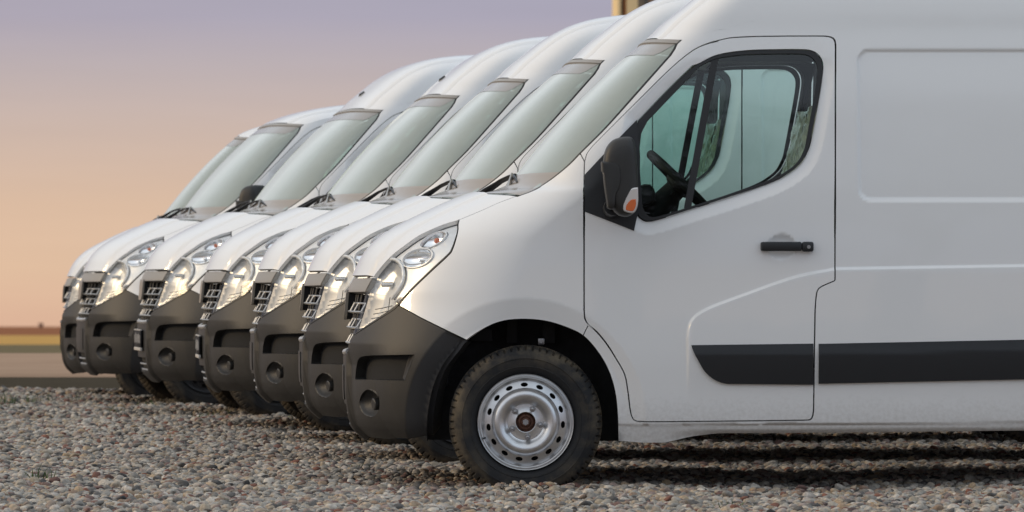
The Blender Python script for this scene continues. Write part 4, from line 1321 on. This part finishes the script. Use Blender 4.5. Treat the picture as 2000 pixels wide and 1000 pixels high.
def strip_mat(name, c1, c2, scale, rough=0.9):
    m, t, b = new_mat(name)
    nd = t.nodes.new
    tcn = nd('ShaderNodeTexCoord'); n = nd('ShaderNodeTexNoise'); n.inputs['Scale'].default_value = scale; n.inputs['Detail'].default_value = 8
    t.links.new(tcn.outputs['Object'], n.inputs['Vector'])
    mr = nd('ShaderNodeMapRange'); mr.inputs['From Min'].default_value = 0.3; mr.inputs['From Max'].default_value = 0.7
    t.links.new(n.outputs['Fac'], mr.inputs['Value'])
    mx = nd('ShaderNodeMix'); mx.data_type = 'RGBA'; mx.inputs[6].default_value = (*c1, 1); mx.inputs[7].default_value = (*c2, 1)
    t.links.new(mr.outputs['Result'], mx.inputs[0]); t.links.new(mx.outputs[2], b.inputs['Base Color'])
    b.inputs['Roughness'].default_value = 1.0; b.inputs['Specular IOR Level'].default_value = 0.0
    return m
bedm = gravel_base_mat()
xs = np.concatenate([[-6000, -400, -60, -20], np.arange(-7, 9.01, 0.25), [20, 60, 400, 6000]])
ysg = np.concatenate([[-400, -60, -12], np.arange(-5, 19.01, 0.25)])
vv = []; ff = []
for y in ysg:
    for x in xs:
        vv.append((x, y, gz(x, y) - 0.012 if (-8 < x < 10 and -6 < y < 20) else -0.012))
nx = len(xs)
for j in range(len(ysg) - 1):
    for i in range(nx - 1):
        ff.append((j * nx + i, j * nx + i + 1, (j + 1) * nx + i + 1, (j + 1) * nx + i))
tag(link('ground', mesh_from('ground', vv, ff, bedm)), kind='structure')

def band(name, rows, mat):
    """rows: (distance from the camera, height) pairs; a sheet that runs across the whole view."""
    v, f = [], []
    X = [-6000, -1500, -400, -100, -30, -10, 0, 10, 30, 100, 400, 1500, 6000]
    for d, z in rows:
        for x in X: v.append((x, d - CAM_D, z))
    k = len(X)
    for j in range(len(rows) - 1):
        for i in range(k - 1): f.append((j * k + i, j * k + i + 1, (j + 1) * k + i + 1, (j + 1) * k + i))
    return tag(link(name, mesh_from(name, v, f, mat)), kind='structure')
hz_ = lambda d, y: (d, CAM_H - d * (y - 522) / FPX)
band('road', [(42.9, -0.015), (43.0, 0.004), (48.1, 0.006)], strip_mat('asphalt', (0.062, 0.052, 0.038), (0.08, 0.066, 0.048), 3))
band('pavement', [(48.1, 0.006), (48.12, 0.03), (61.9, 0.0)], strip_mat('pale_concrete', (0.36, 0.245, 0.17), (0.42, 0.29, 0.205), 0.6))
band('verge', [(61.9, 0.0), hz_(95, 683), hz_(150, 673)], strip_mat('dry_grass', (0.155, 0.125, 0.075), (0.20, 0.16, 0.095), 0.3))
band('field', [hz_(150, 673), hz_(250, 664), hz_(500, 655)], strip_mat('stubble_field', (0.50, 0.29, 0.095), (0.56, 0.34, 0.12), 0.03))
band('far_field', [hz_(500, 655), hz_(1000, 646.5), hz_(3000, 640.5), hz_(9000, 638)], strip_mat('ploughed_earth', (0.27, 0.115, 0.06), (0.32, 0.14, 0.075), 0.004))

# a distant water tower on the horizon and a hedge line
Xd = lambda px, d: (px - 1000) / FPX * d
bt = pmat('far_brick', (0.27, 0.15, 0.10), 0.9)
tw = empty('water_tower', (Xd(80, 3000), 3000 - CAM_D, hz_(3000, 640)[1]))
tag(tw, 'small brown tower block standing alone on the blurred horizon', 'tower')
bm = bmesh.new(); bm_box(bm, (0, 0, 0.6), (2.2, 2.0, 2.4)); bm_obj('shaft', bm, bt, tw)
bm = bmesh.new(); bm_box(bm, (0, 0, 2.0), (2.8, 2.6, 1.2)); bm_obj('tank', bm, bt, tw)

# building above the roofs, far behind the row
bd = 180.0
bx0, bz0 = Xd(1207, bd), -2.0
bld = empty('building', (bx0, bd - CAM_D, bz0))
tag(bld, 'cream building with brown window frames rising behind the van roofs', 'building')
cream = pmat('cream_render', (0.78, 0.62, 0.36), 0.85, noise_scale=0.8, noise_amt=0.08)
brown = pmat('brown_timber', (0.24, 0.17, 0.12), 0.7)
orange = pmat('orange_timber', (0.45, 0.20, 0.08), 0.7)
greyw = pmat('grey_render', (0.30, 0.26, 0.22), 0.8)
wing = glass_mat('far_window', (0.25, 0.22, 0.18))
bm = bmesh.new(); bm_box(bm, (14, 5.4, 9), (28, 10, 18)); bm_obj('wall', bm, cream, bld)
def bpart(name, x0, x1, mat, y0=-0.25, y1=0.35, z0=0, z1=17.5):
    k = bd / FPX
    bm = bmesh.new(); a, c = (x0 - 1207) * k, (x1 - 1207) * k
    bm_box(bm, ((a + c) / 2, (y0 + y1) / 2, (z0 + z1) / 2), (c - a, y1 - y0, z1 - z0))
    return bm_obj(name, bm, mat, bld)
bpart('pilaster', 1206.5, 1212.5, cream)
for zf in (1.0, 6.0, 11.0):
    w = bpart('window', 1212.5, 1220, brown, 0.1, 0.30, zf, zf + 4.6)
bpart('downpipe', 1219.5, 1223, orange, -0.1, 0.3)
bpart('pilaster', 1223.5, 1245.5, cream)
bpart('recess', 1245.5, 1260, greyw, 0.2, 0.395)
bpart('window_frame', 1260, 1264, pmat('blue_grey_frame', (0.06, 0.075, 0.09), 0.5), 0.05, 0.395)
for k in range(6):
    x0 = 1264 + k * 120
    for zf in (1.0, 6.0, 11.0):
        w = bpart('window', x0, x0 + 48, greyw, 0.15, 0.39, zf, zf + 4.6)
        bpart('pane', x0 + 3, x0 + 45, brown, 0.10, 0.16, zf + 0.2, zf + 4.4)
bm = bmesh.new(); bm_box(bm, (14, 5, 18.1), (28.6, 11, 0.3)); bm_obj('roof', bm, greyw, bld)

# ------------------------------------------------------------------ gravel
def pebble_mat():
    m, t, b = new_mat('pebble')
    nd = t.nodes.new
    oi = nd('ShaderNodeObjectInfo')
    r = nd('ShaderNodeValToRGB'); r.color_ramp.interpolation = 'LINEAR'
    cols = [(0.0, (0.05, 0.048, 0.046)), (0.11, (0.13, 0.12, 0.11)), (0.26, (0.26, 0.24, 0.21)), (0.44, (0.37, 0.34, 0.295)), (0.56, (0.30, 0.25, 0.185)),
            (0.66, (0.23, 0.17, 0.15)), (0.76, (0.50, 0.46, 0.40)), (0.86, (0.34, 0.25, 0.16)), (0.93, (0.15, 0.10, 0.09)), (0.978, (0.20, 0.085, 0.055)), (1.0, (0.06, 0.058, 0.06))]
    while len(r.color_ramp.elements) < len(cols): r.color_ramp.elements.new(0.5)
    for e, (p, c) in zip(r.color_ramp.elements, cols): e.position = p; e.color = (*c, 1)
    t.links.new(oi.outputs['Random'], r.inputs['Fac'])
    tcn = nd('ShaderNodeTexCoord'); n = nd('ShaderNodeTexNoise'); n.inputs['Scale'].default_value = 2.2; n.inputs['Detail'].default_value = 8
    t.links.new(tcn.outputs['Object'], n.inputs['Vector'])
    mr = nd('ShaderNodeMapRange'); mr.inputs['From Min'].default_value = 0.25; mr.inputs['From Max'].default_value = 0.75; mr.inputs['To Min'].default_value = 0.76; mr.inputs['To Max'].default_value = 1.48
    t.links.new(n.outputs['Fac'], mr.inputs['Value'])
    mu = nd('ShaderNodeVectorMath'); mu.operation = 'SCALE'
    t.links.new(r.outputs['Color'], mu.inputs[0]); t.links.new(mr.outputs['Result'], mu.inputs['Scale'])
    t.links.new(mu.outputs['Vector'], b.inputs['Base Color'])
    b.inputs['Roughness'].default_value = 0.85; b.inputs['Specular IOR Level'].default_value = 0.3
    return m
PEB = pebble_mat()
pcol = bpy.data.collections.new('pebble_shapes')
for k in range(10):
    bm = bmesh.new()
    bmesh.ops.create_icosphere(bm, subdivisions=3, radius=1.0)
    sq = Vector((random.uniform(0.85, 1.25), random.uniform(0.75, 1.05), random.uniform(0.45, 0.7)))
    cuts = [(Vector((random.gauss(0, 1), random.gauss(0, 1), random.gauss(0, 1))).normalized(), random.uniform(0.62, 0.88)) for _ in range(7)]
    for v in bm.verts:
        d = v.co.normalized()
        rr = 1.0
        for n_, h in cuts:
            c = d.dot(n_)
            if c > 0.2: rr = min(rr, 0.25 * 1 + 0.75 * min(1.0, h / c))
        rr *= 1 + 0.10 * noise.noise(d * 1.6 + Vector((k * 7, 0, 0))) + 0.04 * noise.noise(d * 5 + Vector((k, 3, 0)))
        v.co = Vector((d.x * sq.x, d.y * sq.y, d.z * sq.z)) * rr
    me = bpy.data.meshes.new('pebble'); bm.to_mesh(me); bm.free(); me.materials.append(PEB)
    me.polygons.foreach_set('use_smooth', [True] * len(me.polygons))
    o = bpy.data.objects.new('pebble_%02d' % k, me); pcol.objects.link(o)

pts, rots, scl, idx = [], [], [], []
def scatter(d0, d1, per_m2, smin, smax, margin):
    n_area = 0
    for d in np.arange(d0, d1, 0.5):
        hw = d * 1000 / FPX + margin
        n = int(2 * hw * 0.5 * per_m2)
        X = rng.uniform(-hw, hw, n); Y = rng.uniform(d, d + 0.5, n) - CAM_D
        for x, y in zip(X, Y):
            if x > 3.2: continue
            if x > 0.9 and y > 6.0 and random.random() < 0.6: continue
            sz = smin * (smax / smin) ** (random.random() ** 2.4)
            pts.append((x, y, gz(x, y) - 0.012 + sz * random.uniform(-0.1, 0.55) + random.uniform(0, 0.008)))
            rots.append((random.gauss(0, 0.35), random.gauss(0, 0.35), random.uniform(0, 6.28)))
            scl.append(sz); idx.append(random.randrange(10))
scatter(20.6, 27.0, 3600, 0.0055, 0.029, 0.8)
scatter(27.0, 34.0, 2600, 0.0065, 0.029, 0.7)
scatter(34.0, 43.2, 1600, 0.008, 0.034, 0.6)
def place_stone(x, y, smin, smax):
    sz = smin * (smax / smin) ** (random.random() ** 2.0)
    pts.append((x, y, gz(x, y) - 0.012 + sz * random.uniform(-0.1, 0.5)))
    rots.append((random.gauss(0, 0.35), random.gauss(0, 0.35), random.uniform(0, 6.28)))
    scl.append(sz); idx.append(random.randrange(10))
# thinner cover beyond the edges of the view
for x, y in zip(rng.uniform(-7.5, 7.5, 110000), rng.uniform(-6.0, 18.9, 110000)):
    hw = (y + CAM_D) * 1000 / FPX + 0.6
    if y < -3.4 or x < -hw or x > min(hw, 3.2): place_stone(x, y, 0.012, 0.036)
me = bpy.data.meshes.new('gravel')
me.from_pydata(pts, [], [])
a = me.attributes.new('rot', 'FLOAT_VECTOR', 'POINT'); a.data.foreach_set('vector', np.array(rots, np.float32).ravel())
a = me.attributes.new('scl', 'FLOAT', 'POINT'); a.data.foreach_set('value', np.array(scl, np.float32))
a = me.attributes.new('idx', 'INT', 'POINT'); a.data.foreach_set('value', np.array(idx, np.int32))
gravel = tag(link('gravel', me), kind='stuff')
ng = bpy.data.node_groups.new('gravel_scatter', 'GeometryNodeTree')
ng.interface.new_socket('Geometry', in_out='INPUT', socket_type='NodeSocketGeometry')
ng.interface.new_socket('Geometry', in_out='OUTPUT', socket_type='NodeSocketGeometry')
gi = ng.nodes.new('NodeGroupInput'); go = ng.nodes.new('NodeGroupOutput')
iop = ng.nodes.new('GeometryNodeInstanceOnPoints'); ci = ng.nodes.new('GeometryNodeCollectionInfo')
ci.inputs['Collection'].default_value = pcol; ci.inputs['Separate Children'].default_value = True; ci.inputs['Reset Children'].default_value = True
def attr(nm, ty):
    n = ng.nodes.new('GeometryNodeInputNamedAttribute'); n.data_type = ty; n.inputs['Name'].default_value = nm; return n
ar_, as_, ai_ = attr('rot', 'FLOAT_VECTOR'), attr('scl', 'FLOAT'), attr('idx', 'INT')
e2r = ng.nodes.new('FunctionNodeEulerToRotation')
ng.links.new(ar_.outputs['Attribute'], e2r.inputs[0])
ng.links.new(gi.outputs[0], iop.inputs['Points']); ng.links.new(ci.outputs[0], iop.inputs['Instance'])
iop.inputs['Pick Instance'].default_value = True
ng.links.new(ai_.outputs['Attribute'], iop.inputs['Instance Index'])
ng.links.new(e2r.outputs[0], iop.inputs['Rotation']); ng.links.new(as_.outputs['Attribute'], iop.inputs['Scale'])
ng.links.new(iop.outputs[0], go.inputs[0])
md = gravel.modifiers.new('scatter', 'NODES'); md.node_group = ng

# ------------------------------------------------------------------ tufts of grass between the stones
gm = pmat('grass_blade', (0.055, 0.095, 0.022), 0.7, noise_scale=30, noise_amt=0.4)
bm = bmesh.new()
TUFTS = [(78, 940, 16, 0.07), (20, 790, 30, 0.10), (70, 786, 26, 0.08), (5, 800, 20, 0.08), (150, 783, 16, 0.05), (218, 806, 20, 0.05), (295, 795, 16, 0.05), (390, 818, 14, 0.04), (435, 812, 16, 0.045), (560, 822, 10, 0.04),
         (690, 920, 12, 0.03), (1270, 872, 12, 0.04), (1430, 992, 14, 0.04), (330, 860, 6, 0.03)]
for px, py, n, h in TUFTS:
    n = int(n * 1.1)
    d = CAM_H * FPX / (py - 522); X0 = (px - 1000) / FPX * d; Y0 = d - CAM_D
    for k in range(n):
        x, y = X0 + random.gauss(0, 0.05), Y0 + random.gauss(0, 0.07)
        hh = h * random.uniform(0.5, 1.2); lean = Vector((random.gauss(0, 0.4), random.gauss(0, 0.4), 1)).normalized()
        z = gz(x, y) + 0.005; w = random.uniform(0.002, 0.004)
        a = random.uniform(0, 3.14); sdv = Vector((math.cos(a), math.sin(a), 0)) * w
        p0 = Vector((x, y, z)); p1 = p0 + lean * hh * 0.6; p2 = p1 + (lean + Vector((random.gauss(0, 0.3), random.gauss(0, 0.3), -0.1))).normalized() * hh * 0.5
        q = [bm.verts.new(c) for c in (p0 - sdv, p0 + sdv, p1 + sdv * 0.8, p1 - sdv * 0.8, p2)]
        bm.faces.new(q[:4]); bm.faces.new((q[3], q[2], q[4]))
tag(bm_obj('grass', bm, gm), kind='stuff')

# ------------------------------------------------------------------ bare woods across the yard, seen as reflections in the door glass
bark = pmat('bark', (0.05, 0.042, 0.035), 0.9, noise_scale=6, noise_amt=0.3)
tv, tf = [], []
def limb(p, d, length, rad, depth):
    nseg = 4 if depth < 2 else 3
    n = 6 if depth < 2 else 3
    rings = []
    a = d.cross(Vector((0.3, 0.9, 0.2))).normalized()
    for i in range(nseg + 1):
        t = i / nseg
        r = rad * (1 - 0.55 * t)
        bq = d.cross(a).normalized()
        rings.append(len(tv))
        for k in range(n):
            an = 2 * math.pi * k / n
            q = p + (a * math.cos(an) + bq * math.sin(an)) * r
            tv.append((q.x, q.y, q.z))
        if i < nseg:
            d = (d + Vector((random.gauss(0, 0.11), random.gauss(0, 0.11), 0.05))).normalized()
            a = (a - d * a.dot(d)).normalized()
            p = p + d * (length / nseg)
            if depth < 5 and (i > 0 or depth > 0):
                for _ in range(2 if depth < 4 else 1):
                    an = random.uniform(0, 6.28); sp = random.uniform(0.5, 1.0)
                    side = (a * math.cos(an) + d.cross(a) * math.sin(an)).normalized()
                    limb(p, (d + side * sp).normalized(), length * random.uniform(0.45, 0.66), r * random.uniform(0.5, 0.68), depth + 1)
    for r0, r1 in zip(rings, rings[1:]):
        for k in range(n): tf.append((r0 + k, r0 + (k + 1) % n, r1 + (k + 1) % n, r1 + k))
random.seed(21)
for tx, ty, th in ((-6, -46, 8.5), (-2.2, -42, 9.5), (1.2, -45, 9.0), (4.6, -41, 9.0), (8.5, -47, 9.5), (13, -44, 8.0)):
    limb(Vector((tx, ty, -0.1)), Vector((0, 0, 1)), th, 0.30, 0)
tag(link('bare_woods', mesh_from('bare_woods', tv, tf, bark)), kind='stuff')
print('woods verts', len(tv))
